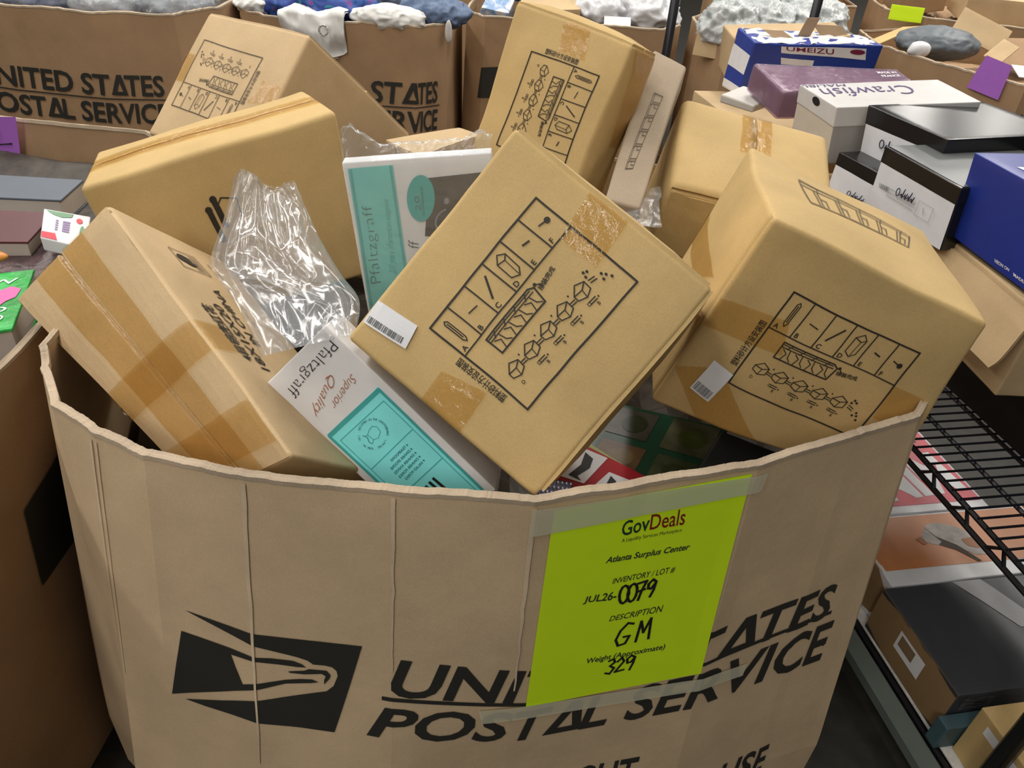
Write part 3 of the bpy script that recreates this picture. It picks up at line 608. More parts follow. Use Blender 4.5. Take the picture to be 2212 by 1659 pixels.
# ---------------------------------------------------------------- cartons in the bin
def base_of(c): return (sum(p[0] for p in c)/8, sum(p[1] for p in c)/8, min(p[2] for p in c))
def carton(key, label, mat=None, name='carton', group=None, cat='box', body='carton_body', flaps=(), skip=(), **kw):
    h = Hex(BOX[key], **kw); root = thing(name, label, cat, base_of(BOX[key]), group)
    if body: h.mesh(skip=skip).build(body, mat or K_BOX, root, smooth=True, weld=.00003)
    for (face, quad, off, th) in flaps: h.patch(face, quad, off, 14, 14, th).build('flap', mat or K_BOX, root)
    return h, root
def tape(h, root, face, quad, off=.0022, n=14, wob=.0005): h.patch(face, quad, off, n, n, 0, wob).build('tape_strip', TAPE, root, smooth=True)
def ink_on(h, face, quad, asp=1, off=.0013): return Ink(quadmap(lambda u, v, o: h.surf(face, max(0, min(1, u)), max(0, min(1, v)), o), quad, off), asp)
def sticker(h, root, face, quad, seed=3, v0=.66, v1=.92):
    st = h.patch(face, quad, .0028, 6, 6).build('barcode_label', STICK, root, label='white barcode sticker')
    ik = ink_on(h, face, quad, 1.6, .0034); barcode(ik, .06, v0, .88, v1, 36, seed); ik.build('bars', plain('sticker_ink', (.12, .12, .12), .5), st)
    return st
U2 = lambda u0, v0, u1, v1: ((u0, v0), (u1, v0), (u1, v1), (u0, v1))

# centre carton
hA, rA = carton('A', 'kraft carton tilted in the front middle of the bin, barcode sticker at its left corner', r=.007, amp=.0035, seed=1, bulge=.006)
ik = ink_on(hA, 'c0', Q['A_dia'], 1.27); diagram(ik, .0125); ik.build('printed_diagram', INK, rA, 'black printed parts diagram')
hA.patch('a1', U2(.02, .0, .98, .9), .001, 10, 6, .004).build('flap', K_BOX, rA)
hA.patch('b1', U2(.0, .0, 1, .9), .001, 10, 6, .004).build('flap', K_BOX, rA)
tape(hA, rA, 'c0', Q['A_tape1']); tape(hA, rA, 'c0', Q['A_tape2'])
tape(hA, rA, 'a1', U2(.41, .0, .60, .5)); tape(hA, rA, 'a0', U2(.40, .0, .60, .5))
sticker(hA, rA, 'c0', Q['A_lab'], 3)
# right carton
hD, rD = carton('D', 'kraft carton at the right of the bin, shaded front and brick outline on top', r=.008, amp=.006, seed=4, bulge=.006, grooves=(('a0', 'v', .028, .0035, .012),))
ik = ink_on(hD, 'c0', Q['D_dia'], 1.27); diagram(ik, .0115); ik.build('printed_diagram', INK, rD, 'black printed parts diagram')
for k in ('D_tape1', 'D_tape2', 'D_tape3'): tape(hD, rD, 'c0', Q[k])
tape(hD, rD, 'a0', Q['D_tapeL'])
sticker(hD, rD, 'c0', Q['D_lab'], 7, .7, .95)
def bricks(ik, w=.05, n=5):
    ik.line([(0, 0), (1, 0), (1.0, 1), (0.02, 1)], w, close=True); ik.line([(.01, .18), (1, .18)], w*.8)
    for i in range(n):
        x = .06+i*.19
        ik.line([(x+.06, .22), (x+.06, .95)], w*.8); ik.line([(x+.09, .22), (x+.09, .95)], w*.8); ik.line([(x+.09, .55), (x+.14, .55), (x+.14, .9)], w*.8); ik.line([(x+.10, .0), (x+.10, .2)], w*.7)
ik = ink_on(hD, 'b0', Q['D_brick'], 4.2); bricks(ik); ik.build('printed_outline', INK_S, rD, 'printed brick outline')
# top centre carton
hF, rF = carton('F', 'kraft carton tipped up at the top middle with parts diagram and taped shaded side', r=.009, amp=.006, seed=8, bulge=.008)
ik = ink_on(hF, 'c0', Q['F_dia'], 1.27); diagram(ik, .0115); ik.build('printed_diagram', INK, rF, 'printed parts diagram')
tape(hF, rF, 'c0', Q['F_tape']); tape(hF, rF, 'b0', Q['F_tapeS']); tape(hF, rF, 'a0', U2(.36, .0, .56, .5))
hF.patch('a0', U2(-.0, .0, 1, .48), .001, 10, 6, .004).build('flap', K_BOX, rF); hF.patch('a0', U2(0, .52, 1, 1), .001, 10, 6, .004).build('flap', K_BOX, rF)
hX, rX = carton('X', 'narrow greyish kraft carton with brick strip tucked behind the tipped up carton', K_GREY, r=.006, amp=.003, seed=10)
ik = ink_on(hX, 'c0', (Q['F_brick'][0], Q['F_brick'][3], Q['F_brick'][2], Q['F_brick'][1]), 5.0); bricks(ik, .06); ik.build('printed_outline', INK_S, rX, 'printed brick outline')
# back left carton
hB, rB = carton('B', 'kraft carton at the back left with upside-down faded parts diagram', K_BOX2, r=.008, amp=.005, seed=12, bulge=.004)
ik = ink_on(hB, 'c0', Q['B_dia'], 1.27); diagram(ik, .010); ik.build('printed_diagram', INK_S, rB, 'faded printed parts diagram')
for k in ('B_tape1', 'B_tape2'): tape(hB, rB, 'c0', Q[k])
tape(hB, rB, 'a1', U2(.50, .0, .70, .4)); hB.patch('b1', U2(0, 0, 1, .49), .001, 10, 6, .003).build('flap', K_BOX2, rB); hB.patch('b1', U2(0, .51, 1, 1), .001, 10, 6, .003).build('flap', K_BOX2, rB)
# long carton with taped top, left middle
hC, rC = carton('C', 'wide kraft carton left of centre with long taped top and two printed black rods', r=.010, amp=.006, seed=15, bulge=.004, grooves=(('b0', 'v', .50, .0022, .006),))
tape(hC, rC, 'b0', ((0, .36), (1, .36), (1, .64), (0, .64)), .0022, 24, .0012); tape(hC, rC, 'a0', U2(.0, .36, .35, .64))
ik = ink_on(hC, 'c0', Q['C_rods'], .9)
for (x0, y0, x1, y1) in ((.20, .02, .42, .62), (.02, .26, .28, .98)): ik.line([(x0, y0), (x1, y1)], .15, .05); ik.ell(x0, y0, .10, .09)
ik.line([(.42, .0), (.85, .05), (.9, .5)], .03); ik.line([(.30, .15), (.42, .0)], .03)
ik.build('printed_rods', INK, rC, 'two black printed rods')
# left front carton
hG, rG = carton('G', 'long kraft carton leaning over the left rim, crossed with clear brown tape', K_BOX2, r=.008, amp=.004, seed=19, bulge=.004, grooves=(('c0', 'u', .50, .0015, .010), ('c0', 'v', .035, .001, .004)))
hG.patch('c0', U2(.015, .0, .487, 1), .0005, 8, 16, .0015).build('flap', K_BOX2, rG); hG.patch('c0', U2(.513, .0, .985, 1), .0005, 8, 16, .0015).build('flap', K_BOX2, rG)
tape(hG, rG, 'c0', U2(.27, 0, .76, 1), .0042, 22, .0010); tape(hG, rG, 'c0', (Q['G_tapeX'][0], Q['G_tapeX'][1], Q['G_tapeX'][2], Q['G_tapeX'][3]), .0052, 14, .0006); tape(hG, rG, 'c0', U2(.0, .80, .95, .94), .0052, 14, .0006)
tape(hG, rG, 'a0', U2(.505, .0, .62, .17), .0020, 8); tape(hG, rG, 'b0', U2(.27, .0, .76, .5), .002, 8)
ik = ink_on(hG, 'a0', Q['G_t1'], 7); ik.text('4目明庄红花', None, .02, 0, .86); ik.build('printed_text', INK, rG)
ik = ink_on(hG, 'a0', Q['G_t2'], 8); ik.text('18X15X20', None, .012); ik.build('printed_text', INK, rG)
ik = ink_on(hG, 'a0', Q['G_t3'], 8); ik.text('IN CHINA', None, .012); ik.build('printed_text', INK, rG)
ik = ink_on(hG, 'a0', Q['G_dash'], 6)
for i in range(9): ik.line([(.03+i*.11, .2+.06*(i % 2)), (.09+i*.11, .2)], .05)
for i in range(4): ik.line([(.1+i*.22, .55), (.2+i*.22, .5)], .05)
ik.build('printed_text', INK, rG)
ik = ink_on(hG, 'a0', Q['G_icon'], 1.3); ik.line([(0, 0), (1, 0), (1, 1), (0, 1)], .035, close=True); ik.ell(.33, .42, .26, .22, 14); ik.ell(.5, .6, .2, .12, 10)
for i in range(7): ik.line([(.62+i*.045, .12), (.62+i*.045, .9)], .02)
ik.build('printed_icon', INK, rG, 'printed warning pictogram')
# back right carton
hE, rE = carton('E', 'kraft carton at the back right with bright taped top behind the brick outline carton', r=.016, amp=.003, seed=23, bulge=.006, grooves=(('b1', 'v', .035, .004, .014), ('c0', 'u', .502, .0012, .006)))
tape(hE, rE, 'c0', Q['E_tape']); hE.patch('b1', U2(.01, .06, .99, .55), .0005, 10, 6, .002).build('flap', K_BOX, rE)
# small open carton in the back
hS, rS = carton('S', 'small open kraft carton behind the teal dinnerware box', K_BOX2, body=None, r=.004, amp=.002, seed=29)
hS.mesh(skip=('c0', 'a0')).build('carton_body', K_BOX2, rS, smooth=True, weld=.00003)
hS.patch('b0', U2(0, 0, 1, 1), .0, 8, 8, .003).build('flap', K_BOX2, rS)
# ---------------------------------------------------------------- dinnerware boxes
def printed(h, root, face, quad, name, mat, off=.0012, n=10, parent=None, label=None): return h.patch(face, quad, off, n, n).build(name, mat, parent or root, label=label)
hP, rP = carton('P', 'white and teal dinnerware box standing upright in clear plastic wrap', WHITE, 'dinnerware_box', r=.003, amp=.001, fine=.0003, seed=31, body='box_body')
pt = printed(hP, rP, 'c0', [tuple(p) for p in Q['P_teal']][:2]+[(.3338, .98), (.012, .98)], 'printed_panel', TEAL, .001, label='teal printed panel')
ik = ink_on(hP, 'c0', ((.042, .04), (.058, .04), (.035, .98), (.020, .98)), .05, .0018); ik.rect(0, 0, 1, 1, 1, 10); ik2 = ink_on(hP, 'c0', ((.312, .036), (.327, .036), (.325, .98), (.311, .98)), .05, .0018)
ik2.rect(0, 0, 1, 1, 1, 10); ik.build('border', TEAL2, pt); ik2.build('border', TEAL2, pt)
ik = ink_on(hP, 'c0', Q['P_text'], 3, .002); ik.text('Pfaltzgraff', None, -.022, 0, .74); ik.build('printed_text', plain('teal_ink', (.03, .16, .16), .5), pt)
ik = ink_on(hP, 'c0', Q['P_script'], 12, .002); ik.text('200 years of american elegance', None, -.01, .4); ik.build('printed_text', TEAL2, pt)
dk = printed(hP, rP, 'c0', [tuple(p) for p in Q['P_dark']], 'printed_photo', plain('dark_photo', (.028, .022, .022), .3, var=.9, bumps=0), .001, label='dark printed photograph of plates')
ik = ink_on(hP, 'c0', Q['P_dark'], 1.1, .0016); ik.ring(.35, .75, .22, .03, 24, 2.6, 4.4); ik.ell(.30, .40, .04, .05); ik.build('plate_glints', plain('photo_grey', (.25, .25, .28), .4), dk)
a, b_, c, d = Q['P_oval']; cx, cy = (a[0]+c[0])/2, (a[1]+c[1])/2
ik = Ink(lambda x, y: hP.surf('c0', x, y, .0024)); ik.fill([(cx+(b_[0]-d[0])/2*math.cos(t)+(c[0]-a[0])/2*math.sin(t)*1.0, cy+(b_[1]-d[1])/2*math.cos(t)+(c[1]-a[1])/2*math.sin(t)) for t in [2*math.pi*i/32 for i in range(32)]])
ov = ik.build('oval_badge', plain('teal_badge', (.02, .42, .41), .4), rP, 'teal oval badge')
ik = ink_on(hP, 'c0', Q['P_20'], 1.5, .003); ik.text('20', ((0, 0), (1, 0), (1, .62), (0, .62)), -.01); ik.text('PIECE DINNERWARE SET', ((-.3, .78), (1.6, .78), (1.6, 1.0), (-.3, 1.0)), 0); ik.build('printed_text', plain('teal_ink', (.03, .16, .16), .5), ov)
ik = ink_on(hP, 'c0', Q['P_ff'], 1, .002); ik.text('ff', None, -.015, .2, .74); ik.build('printed_text', BLACK, rP)
# plastic wrap of the dinnerware box: front sheet, crumpled gather above the top edge
mb = MB()
def wrapf(x, y):
    P = hP.surf('c0', .0+x, min(1, .02+y), .0035); rr = .0018*noise.noise(P*45)+.0012*abs(noise.noise(P*90)); return P+Vector((0, -1, .2))*(.002+abs(rr))
mb.grid(wrapf, 40, 40)
def wrapt(x, y):
    P = hP.surf('c0', x, 0, .003); k = max(0, 1-abs(x-.10)*7)+.35*max(0, 1-abs(x-.92)*9)
    P = P+Vector((-.02*k, .03, .0))*y+Vector((0, 0, .022+.035*k))*math.sin(min(1, y*1.3)*2.2)
    return P+noise.noise_vector(P*70)*.010*(.35+k)*y+noise.noise_vector(P*160)*.004*y
mb.grid(wrapt, 90, 16)
mb.build('plastic_wrap', CLEAR2, rP, smooth=False, label='clear crinkled plastic wrap')

hQ, rQ = carton('Q', 'white flatware box with teal label lying under the centre carton', WHITE, 'flatware_box', r=.002, amp=.001, fine=.0003, seed=35, body='box_body')
hQ.patch('b0', U2(.01, .05, .99, .95), -.0005, 4, 4).build('end_flap', K_IN, rQ, label='brown board end flap')
tl = printed(hQ, rQ, 'c0', [tuple(Q['Q_teal'][0]), tuple(Q['Q_teal'][1]), (.09, .995), (.905, .995)], 'printed_panel', plain('teal_light', (.27, .93, .98), .4), .001, label='teal printed panel')
ik = Ink(lambda x, y: hQ.surf('c0', x, y, .0016), .4)
for (x0, x1) in ((.885, .915), (.095, .125)): ik.rect(min(x0, x1), .335, max(x0, x1), .99, 1, 10)
ik.rect(.105, .328, .91, .348, 10, 1); ik.build('border', TEAL2, tl)
TI = plain('teal_ink', (.03, .16, .16), .5)
ik = Ink(lambda x, y: hQ.surf('c0', x, y, .0018), .4)
ik.line([(.845, .385), (.845, .99)], .003); ik.line([(.165, .385), (.165, .99)], .003); ik.line([(.845, .385), (.165, .385)], .003)
ik.line([tuple(Q['Q_sep1'][0]), tuple(Q['Q_sep1'][1])], .0035); ik.line([tuple(Q['Q_sep2'][0]), tuple(Q['Q_sep2'][1])], .0035)
ik.build('printed_rules', TEAL2, tl)
ik = ink_on(hQ, 'c0', Q['Q_emb'], 1.0, .0019)
for i, ch in enumerate('STONEWARE · LIMITED · YORK PA · 1811 · DESIGNED IN THE USA · '):
    t = 2*math.pi*i/58; ik.textfit(ch, .5+.44*math.sin(t), .5-.44*math.cos(t), .07, math.degrees(t), .0, 0, 'c')
ik.line([(.30, .35), (.42, .25), (.62, .28), (.72, .48), (.64, .62), (.40, .66), (.32, .5)], .012, close=True); ik.line([(.40, .66), (.36, .75)], .012); ik.line([(.64, .62), (.7, .72)], .012); ik.line([(.3, .78), (.45, .72), (.6, .78), (.72, .74)], .018)
ik.build('printed_seal', TI, tl, 'printed round seal')
ik = ink_on(hQ, 'c0', Q['Q_list'], 1.05, .0019)
for i, t in enumerate(['4 TEASPOONS', '4 DINNER SPOONS', '4 DINNER KNIVES', '4 DINNER FORKS', '4 SALAD FORKS']):
    w = (.78, .97, .98, .96, .86)[i]; ik.text(t, ((0, i*.21), (w, i*.21), (w, i*.21+.10), (0, i*.21+.10)), .012)
ik.build('printed_text', TI, tl)
ik = ink_on(hQ, 'c0', ((.62, .755), (.36, .77), (.40, .98), (.66, .98)), .7, .0019)
for i in range(4):
    x = .10+i*.25; ik.line([(x, .12), (x+.01, .62)], .085, .2); ik.line([(x+.01, .62), (x+.02, .95)], .035, .2)
ik.build('printed_cutlery', BLACK, tl, 'printed black cutlery handles')
ik = ink_on(hQ, 'c0', Q['Q_text'], 5, .0016); ik.text('Pfaltzgraff', None, -.018, 0, .74); ik.build('printed_text', BLACK, rQ)
SCR = plain('copper_ink', (.42, .16, .08), .4)
ik = ink_on(hQ, 'c0', Q['Q_s1'], 4, .0016); ik.text('Superior', None, -.012, .45, .72); ik.build('printed_script', SCR, rQ, 'copper coloured script')
ik = ink_on(hQ, 'c0', Q['Q_s2'], 4, .0016); ik.text('Quality', None, -.012, .45, .72); ik.build('printed_script', SCR, rQ, 'copper coloured script')

# ---------------------------------------------------------------- clear plastic bag in the bin
def curve(pts, t):
    k = t*(len(pts)-1); i = min(int(k), len(pts)-2); f = k-i
    P = [Vector(pts[max(0, min(len(pts)-1, i+j))]) for j in (-1, 0, 1, 2)]
    return .5*((2*P[1])+(P[2]-P[0])*f+(2*P[0]-5*P[1]+4*P[2]-P[3])*f*f+(3*P[1]-P[0]-3*P[2]+P[3])*f**3)
VIEW = Vector((-.27, .82, -.55)).normalized()
def bag_sheet(side, inset, seed, depth):
    mb = MB()
    def fn(x, y):
        L = curve(BAG_L, y); Rr = curve(BAG_R, y); xx = inset+(1-2*inset)*x
        P = L.lerp(Rr, xx); b = math.sin(math.pi*x)**.6
        a = (xx-.42)/(.50+.75*y)                                    # pleats fan out from the gathered top
        sharp = lambda p: 1-min(1, abs(noise.noise(p))*2.6)
        rid = sharp(Vector((a*2.6+seed, y*.7, seed)))**2; r2 = sharp(Vector((xx*2.4+seed+7, y*2.9, seed+2)))**2.2; r3 = sharp(Vector((xx*5+y*3, y*6-xx*2, seed)))**3
        low = noise.noise(Vector((xx*1.8, y*2.0, seed*3)))
        d = depth*b*(.5+.5*y)*side+b*(-.016*rid-.013*r2-.002*r3+.038*low)
        top = max(0, 1-y*5)
        return P+VIEW*d+Vector((0, 0, .022*math.sin(x*5.5+1)*top+.02*b*top))
    mb.grid(fn, 90, 130); return mb
rbag = thing('plastic_bag', 'big crumpled clear plastic bag between the left cartons and the centre carton', 'bag', (-.33, .98, .97))
bag_sheet(-1, 0, 2.0, .045).build('bag_front', CLEAR, rbag, smooth=True)
bag_sheet(.2, .0, 5.0, .03).build('bag_back', CLEAR, rbag, smooth=True)
bag_sheet(-.3, .10, 9.3, .045).build('bag_fold', CLEAR, rbag, smooth=True)

# ---------------------------------------------------------------- goods in the gap of the bin
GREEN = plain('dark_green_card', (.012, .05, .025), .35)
def gapbox(key, label, mat, name='retail_box', cat='box', **kw): return carton(key, label, mat, name, body='box_body', cat=cat, r=.003, amp=.0006, fine=.0002, **kw)
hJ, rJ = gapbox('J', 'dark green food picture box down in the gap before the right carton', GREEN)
for i, (x, y, w, hh, c) in enumerate([(.08, .06, .34, .40, (.06, .055, .04)), (.54, .04, .40, .44, (.075, .075, .04)), (.10, .56, .36, .36, (.10, .055, .025)), (.56, .56, .34, .36, (.05, .06, .025))]):  # dark prints, darkened further so their colours carry the shade of the gap
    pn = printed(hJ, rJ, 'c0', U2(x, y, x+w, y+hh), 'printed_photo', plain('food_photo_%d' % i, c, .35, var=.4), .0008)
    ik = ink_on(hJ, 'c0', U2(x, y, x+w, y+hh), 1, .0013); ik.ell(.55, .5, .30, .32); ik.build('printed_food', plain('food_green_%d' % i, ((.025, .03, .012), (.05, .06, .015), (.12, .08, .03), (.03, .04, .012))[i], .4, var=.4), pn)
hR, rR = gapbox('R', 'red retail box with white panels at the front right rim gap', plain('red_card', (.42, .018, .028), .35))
for q_ in (((.02, .10), (.34, .05), (.36, .75), (.05, .85)), ((.48, .30), (.74, .25), (.74, .98), (.46, .98))):
    pn = printed(hR, rR, 'c0', q_, 'printed_panel', WHITE, .0008); ik = ink_on(hR, 'c0', q_, .6, .0014)
    ik.fill([(.2, .1), (.6, .2), (.75, .5), (.6, .85), (.85, .95), (.3, .9), (.4, .5)]); ik.build('printed_shape', BLACK, pn)
gapbox('Y', 'charcoal box in the dark corner of the bin below the right carton', plain('charcoal_card', (.02, .02, .02), .5))
gapbox('H', 'pale yellow-green strip lying between red and dark green boxes', plain('lime_card', (.45, .52, .22), .4), 'card_strip', 'card')
hN, rN = gapbox('NV', 'navy dotted packet under the lowest corner of the centre carton', plain('navy_packet', (.018, .016, .04), .4), 'packet', 'packet')
ik = ink_on(hN, 'c0', U2(0, 0, 1, 1), 1, .001)
for i in range(7):
    for j in range(5): ik.ell(.1+i*.135+(j % 2)*.05, .12+j*.19, .03, .05, 6)
ik.build('dot_print', plain('lilac_print', (.45, .42, .55), .5), rN)
# filler below the cartons
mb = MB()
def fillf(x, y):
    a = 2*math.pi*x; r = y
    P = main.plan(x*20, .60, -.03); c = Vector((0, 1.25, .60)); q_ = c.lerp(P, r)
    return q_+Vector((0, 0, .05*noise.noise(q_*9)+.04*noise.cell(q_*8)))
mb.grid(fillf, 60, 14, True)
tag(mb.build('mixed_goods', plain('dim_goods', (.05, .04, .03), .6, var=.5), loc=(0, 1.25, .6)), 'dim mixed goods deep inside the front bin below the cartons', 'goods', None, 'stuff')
mb = MB()
def scrapf(x, y):
    P = Vector((.16+.09*x, 1.36+.10*y-.04*x, .985+.05*x*y)); return P+noise.noise_vector(P*26)*.02
mb.grid(scrapf, 24, 24)
tag(mb.build('film_scrap', CLEAR2, loc=(.2, 1.4, .99)), 'scrap of clear film wedged between centre carton and back right carton', 'film')

# ---------------------------------------------------------------- wire rack with shoe boxes
P0 = Vector((.513, 2.722, 0)); RU = Vector((-.211, .977, 0)); RV = Vector((.977, .211, 0)); Z = Vector((0, 0, 1))
def rk(s, t, z): return P0-RU*s+RV*t+Z*z
STEEL = plain('black_wire', (.010, .010, .014), .35, .5)
rack = thing('wire_rack', 'black wire shelving rack to the right of the front bin', 'rack', rk(.9, .26, 0))
S0, S1, TW, SZ = -.24, 2.0, .54, .59
for (s_, t_) in ((S0, .0), (S0, TW), (S1, .0), (S1, TW)):
    mb = MB(); mb.tube([rk(s_, t_, .01), rk(s_, t_, 1.55)], .0165, 10); mb.build('post', STEEL, rack, smooth=True)
for z in (SZ, .11):
    mb = MB()
    for zz in (z, z-.032):
        mb.tube([rk(S0, 0, zz), rk(S1, 0, zz)], .0056); mb.tube([rk(S0, TW, zz), rk(S1, TW, zz)], .0042); mb.tube([rk(S0, 0, zz), rk(S0, TW, zz)], .0042); mb.tube([rk(S1, 0, zz), rk(S1, TW, zz)], .0042)
    mb.build('shelf_frame', STEEL, rack)
    for t_ in (0, TW):
        mb = MB(); n = 22; pts = []
        for i in range(n+1):
            s_ = S0+(S1-S0)*i/n; pts += [rk(s_, t_, z-.001), rk(s_+.018, t_, z-.031), rk(s_+.07, t_, z-.031)]
        mb.tube(pts[:-2], .0044, 5); mb.build('truss_wire', STEEL, rack)
    for t_ in (.105, .21, .32, .43):
        mb = MB(); mb.tube([rk(S0, t_, z-.004), rk(S1, t_, z-.004)], .0046, 6); mb.build('support_wire', STEEL, rack)
    if z == SZ:
        n = 88
        for i in range(n):
            s_ = S0+.02+(S1-S0-.04)*i/(n-1); mb = MB(); mb.tube([rk(s_, -.004, z+.004), rk(s_, TW+.004, z+.004)], .0027, 5); mb.build('shelf_wire', STEEL, rack)
    else:
        mb = MB(); mb.box(rk(.9, TW/2, z+.004), RU*1.1, RV*.26, Z*.002); mb.build('shelf_liner', plain('grey_liner', (.72, .72, .68), .6, var=.25), rack)
mb = MB(); mb.box(rk(1.0, -.035, .10), RU*1.05, RV*.022, Z*.012); mb.build('side_rail', plain('green_grey_rail', (.13, .16, .14), .5), rack, label='grey green side rail')

# shoe boxes: lid + body
def sub(c, b0, b1, grow=0):
    """slab of a hexahedron between levels b0 and b1 (0 top, 1 bottom)"""
    v = [Vector(p) for p in c]; o = [None]*8
    for i in (0, 1):
        for l in (0, 1):
            t, bo = v[i+4*l], v[i+2+4*l]; o[i+4*l] = t.lerp(bo, b0); o[i+2+4*l] = t.lerp(bo, b1)
    m = sum(o, Vector())/8
    return [m+(p-m)*(1+grow) for p in o]
def shoebox(key, label, lidmat, bodymat, lidh=.3, group=None, r=.0025, name='shoe_box'):
    c = BOX[key]; root = thing(name, label, 'box', base_of(c), group)
    hl = Hex(sub(c, 0, lidh, .012), r, .0006, .0002, 5); hb = Hex(sub(c, .03, 1, 0), r, .0006, .0002, 6)
    hb.mesh().build('box_body', bodymat, root, smooth=True, weld=.00003); hl.mesh().build('lid', lidmat, root, smooth=True, weld=.00003)
    return hl, hb, root, Hex(c, r, 0, 0)
BLK = plain('black_gloss_card', (.012, .012, .013), .22, .6)
BLKS = plain('silver_black_lid', (.16, .17, .17), .28, .6)
LWHITE = plain('label_white', (.74, .76, .82), .5)
PEN = plain('pen_ink', (.03, .03, .06), .5)
def scribble(hx, quad, parent, seed, w=.10, off=.0065, mat=None):
    rr = random.Random(seed); ik = Ink(quadmap(lambda u, v, o: hx.surf('c0', u, v, o), quad, off), 2.2); x = 0
    ik.line([(.10+.09*math.cos(t), .5+.42*math.sin(t)) for t in [i*.6 for i in range(12)]], w)
    for k in range(4):
        x = .25+k*.19; ik.line([(x, .75), (x+.05, .35+.2*rr.random()), (x+.10, .85), (x+.15, .25 if k % 2 else -.1), (x+.13, .9)], w)
    return ik.build('handwriting', mat or PEN, parent)
for key, label, lh, tq, lid in (('O', 'glossy black-lidded shoe box on top of the rack stacks, lid corner towards the front', .34, 'O_txt', BLK), ('M', 'shoe box with grey-topped black lid and white end in front of the glossy one', .26, 'M_txt', BLK), ('N', 'small black-lidded shoe box half hidden behind the right carton', .26, 'N_txt', BLK)):
    hl, hb, root, hx = shoebox(key, label, lid, BLK, lh)
    el = hb.patch('c0', U2(.01, .02, .99, .98), .0012, 4, 4).build('end_label', LWHITE, root, label='white paper end label')
    scribble(hx, [tuple(p) for p in Q[tq]], el, ord(key))
    if key == 'M':
        hl.patch('b0', U2(.02, .02, .98, .98), .0008, 4, 4).build('lid_top', BLKS, root, label='silvery grey lid top')
        ik = Ink(quadmap(lambda u, v, o: hx.surf('c0', u, v, o), Q['M_bar'], .0062), 1.4); barcode(ik, .1, .1, .9, .75, 16, 4); ik.build('bars', plain('sticker_ink', (.12, .12, .12), .5), el)
        ik = Ink(quadmap(lambda u, v, o: hx.surf('c0', u, v, o), Q['M_box'], .0062), .8); ik.line([(0, 0), (1, 0), (1, 1), (0, 1)], .03, close=True); ik.line([(.4, .3), (.5, .7)], .05)
        for k in range(3): ik.line([(-2.2, .35+k*.25), (-.2, .35+k*.25)], .05)
        ik.build('printed_frame', plain('pale_print', (.45, .47, .50), .5), el)
hl, hb, root, hx = shoebox('W', 'white shoe box with purple handwriting on its lid beside the maroon box', plain('white_lid', (.66, .65, .64), .4), plain('grey_side', (.36, .34, .33), .5), .34)
hb.patch('c0', U2(0, 0, 1, 1), .0008, 4, 4).build('end_panel', plain('cream_end', (.62, .56, .47), .5), root, label='cream coloured end')
ik = Ink(quadmap(lambda u, v, o: hl.surf('b0', u, v, o), ((.60, .70), (.60, .06), (.22, .06), (.22, .70)), .0012), 2.6)
ik.text('Crawfish', ((0, .0), (1, .0), (1, 1), (0, 1)), -.01, .3); ik.textfit('MALIBU', .62, 1.45, .28, 0, .0, .2); ik.build('handwriting', plain('purple_pen', (.07, .03, .16), .5), root, label='purple handwriting')
ik = Ink(lambda x, y: hl.surf('c0', x, y, .001), 1); ik.ell(.50, .30, .10, .22, 14); ik.build('finger_hole', BLACK, root, 'dark round finger hole')
# maroon box in purple film
c = BOX['V']; root = thing('gift_box', 'maroon box in cloudy purple film on the rack behind the white shoe box', 'box', base_of(c))
Hex(sub(c, .04, .97, -.03), .004, .001, .0003, 4).mesh().build('box_body', plain('maroon_card', (.16, .028, .055), .35), root, smooth=True, weld=.00003)
hv = Hex(c, .010, .002, .001, 7); hv.mesh().build('purple_film', film('purple_film', (.86, .72, .82), .30, .34, .16, (.46, .34, .48), .25, 40), root, smooth=True, weld=.00003)
ik = Ink(quadmap(lambda u, v, o: hv.surf('b0', u, v, o), ((.25, .80), (.25, .95), (.75, .95), (.75, .80)), .0015), 1); ik.text('MADE IN', ((.05, .1), (.95, .1), (.95, .4), (.05, .4)), .02); ik.text('FRANCE', ((.05, .6), (.95, .6), (.95, .9), (.05, .9)), .02); ik.build('printed_text', WHITE, root)
# blue and white torn box standing behind
hU, rU = carton('U', 'torn blue and white product box standing behind the maroon box', plain('royal_blue_card', (.025, .055, .32), .35), 'product_box', r=.005, amp=.004, seed=41, body='box_body')
printed(hU, rU, 'c0', [tuple(p) for p in Q['U_logo']], 'printed_panel', WHITE, .001)
ik = ink_on(hU, 'c0', Q['U_logo'], 6, .0016); ik.text('UMEIZU', ((.06, .0), (.62, .15), (.62, .75), (.06, .55)), .01); ik.build('printed_text', plain('maroon_ink', (.20, .02, .06), .5), rU)
ik = Ink(quadmap(lambda u, v, o: hU.surf('c0', u, v, o), Q['U_oval'], .0022), 2.2); ik.ell(.5, .5, .5, .5); ik.build('oval_badge', plain('maroon_ink', (.20, .02, .06), .5), rU, 'maroon oval badge')
printed(hU, rU, 'c0', [tuple(p) for p in Q['U_strip']], 'printed_panel', WHITE, .001)
for (v0, v1) in ((.24, .60), (.84, 1.0)): hU.patch('a0', U2(v0, .02, v1, .98), .001, 4, 4).build('printed_panel', WHITE, rU, label='white printed band')
hU.patch('b0', U2(.02, .02, .98, .98), .0008, 20, 8, 0, .006).build('torn_edge', plain('torn_white', (.72, .72, .72), .6), rU)
mb = MB()
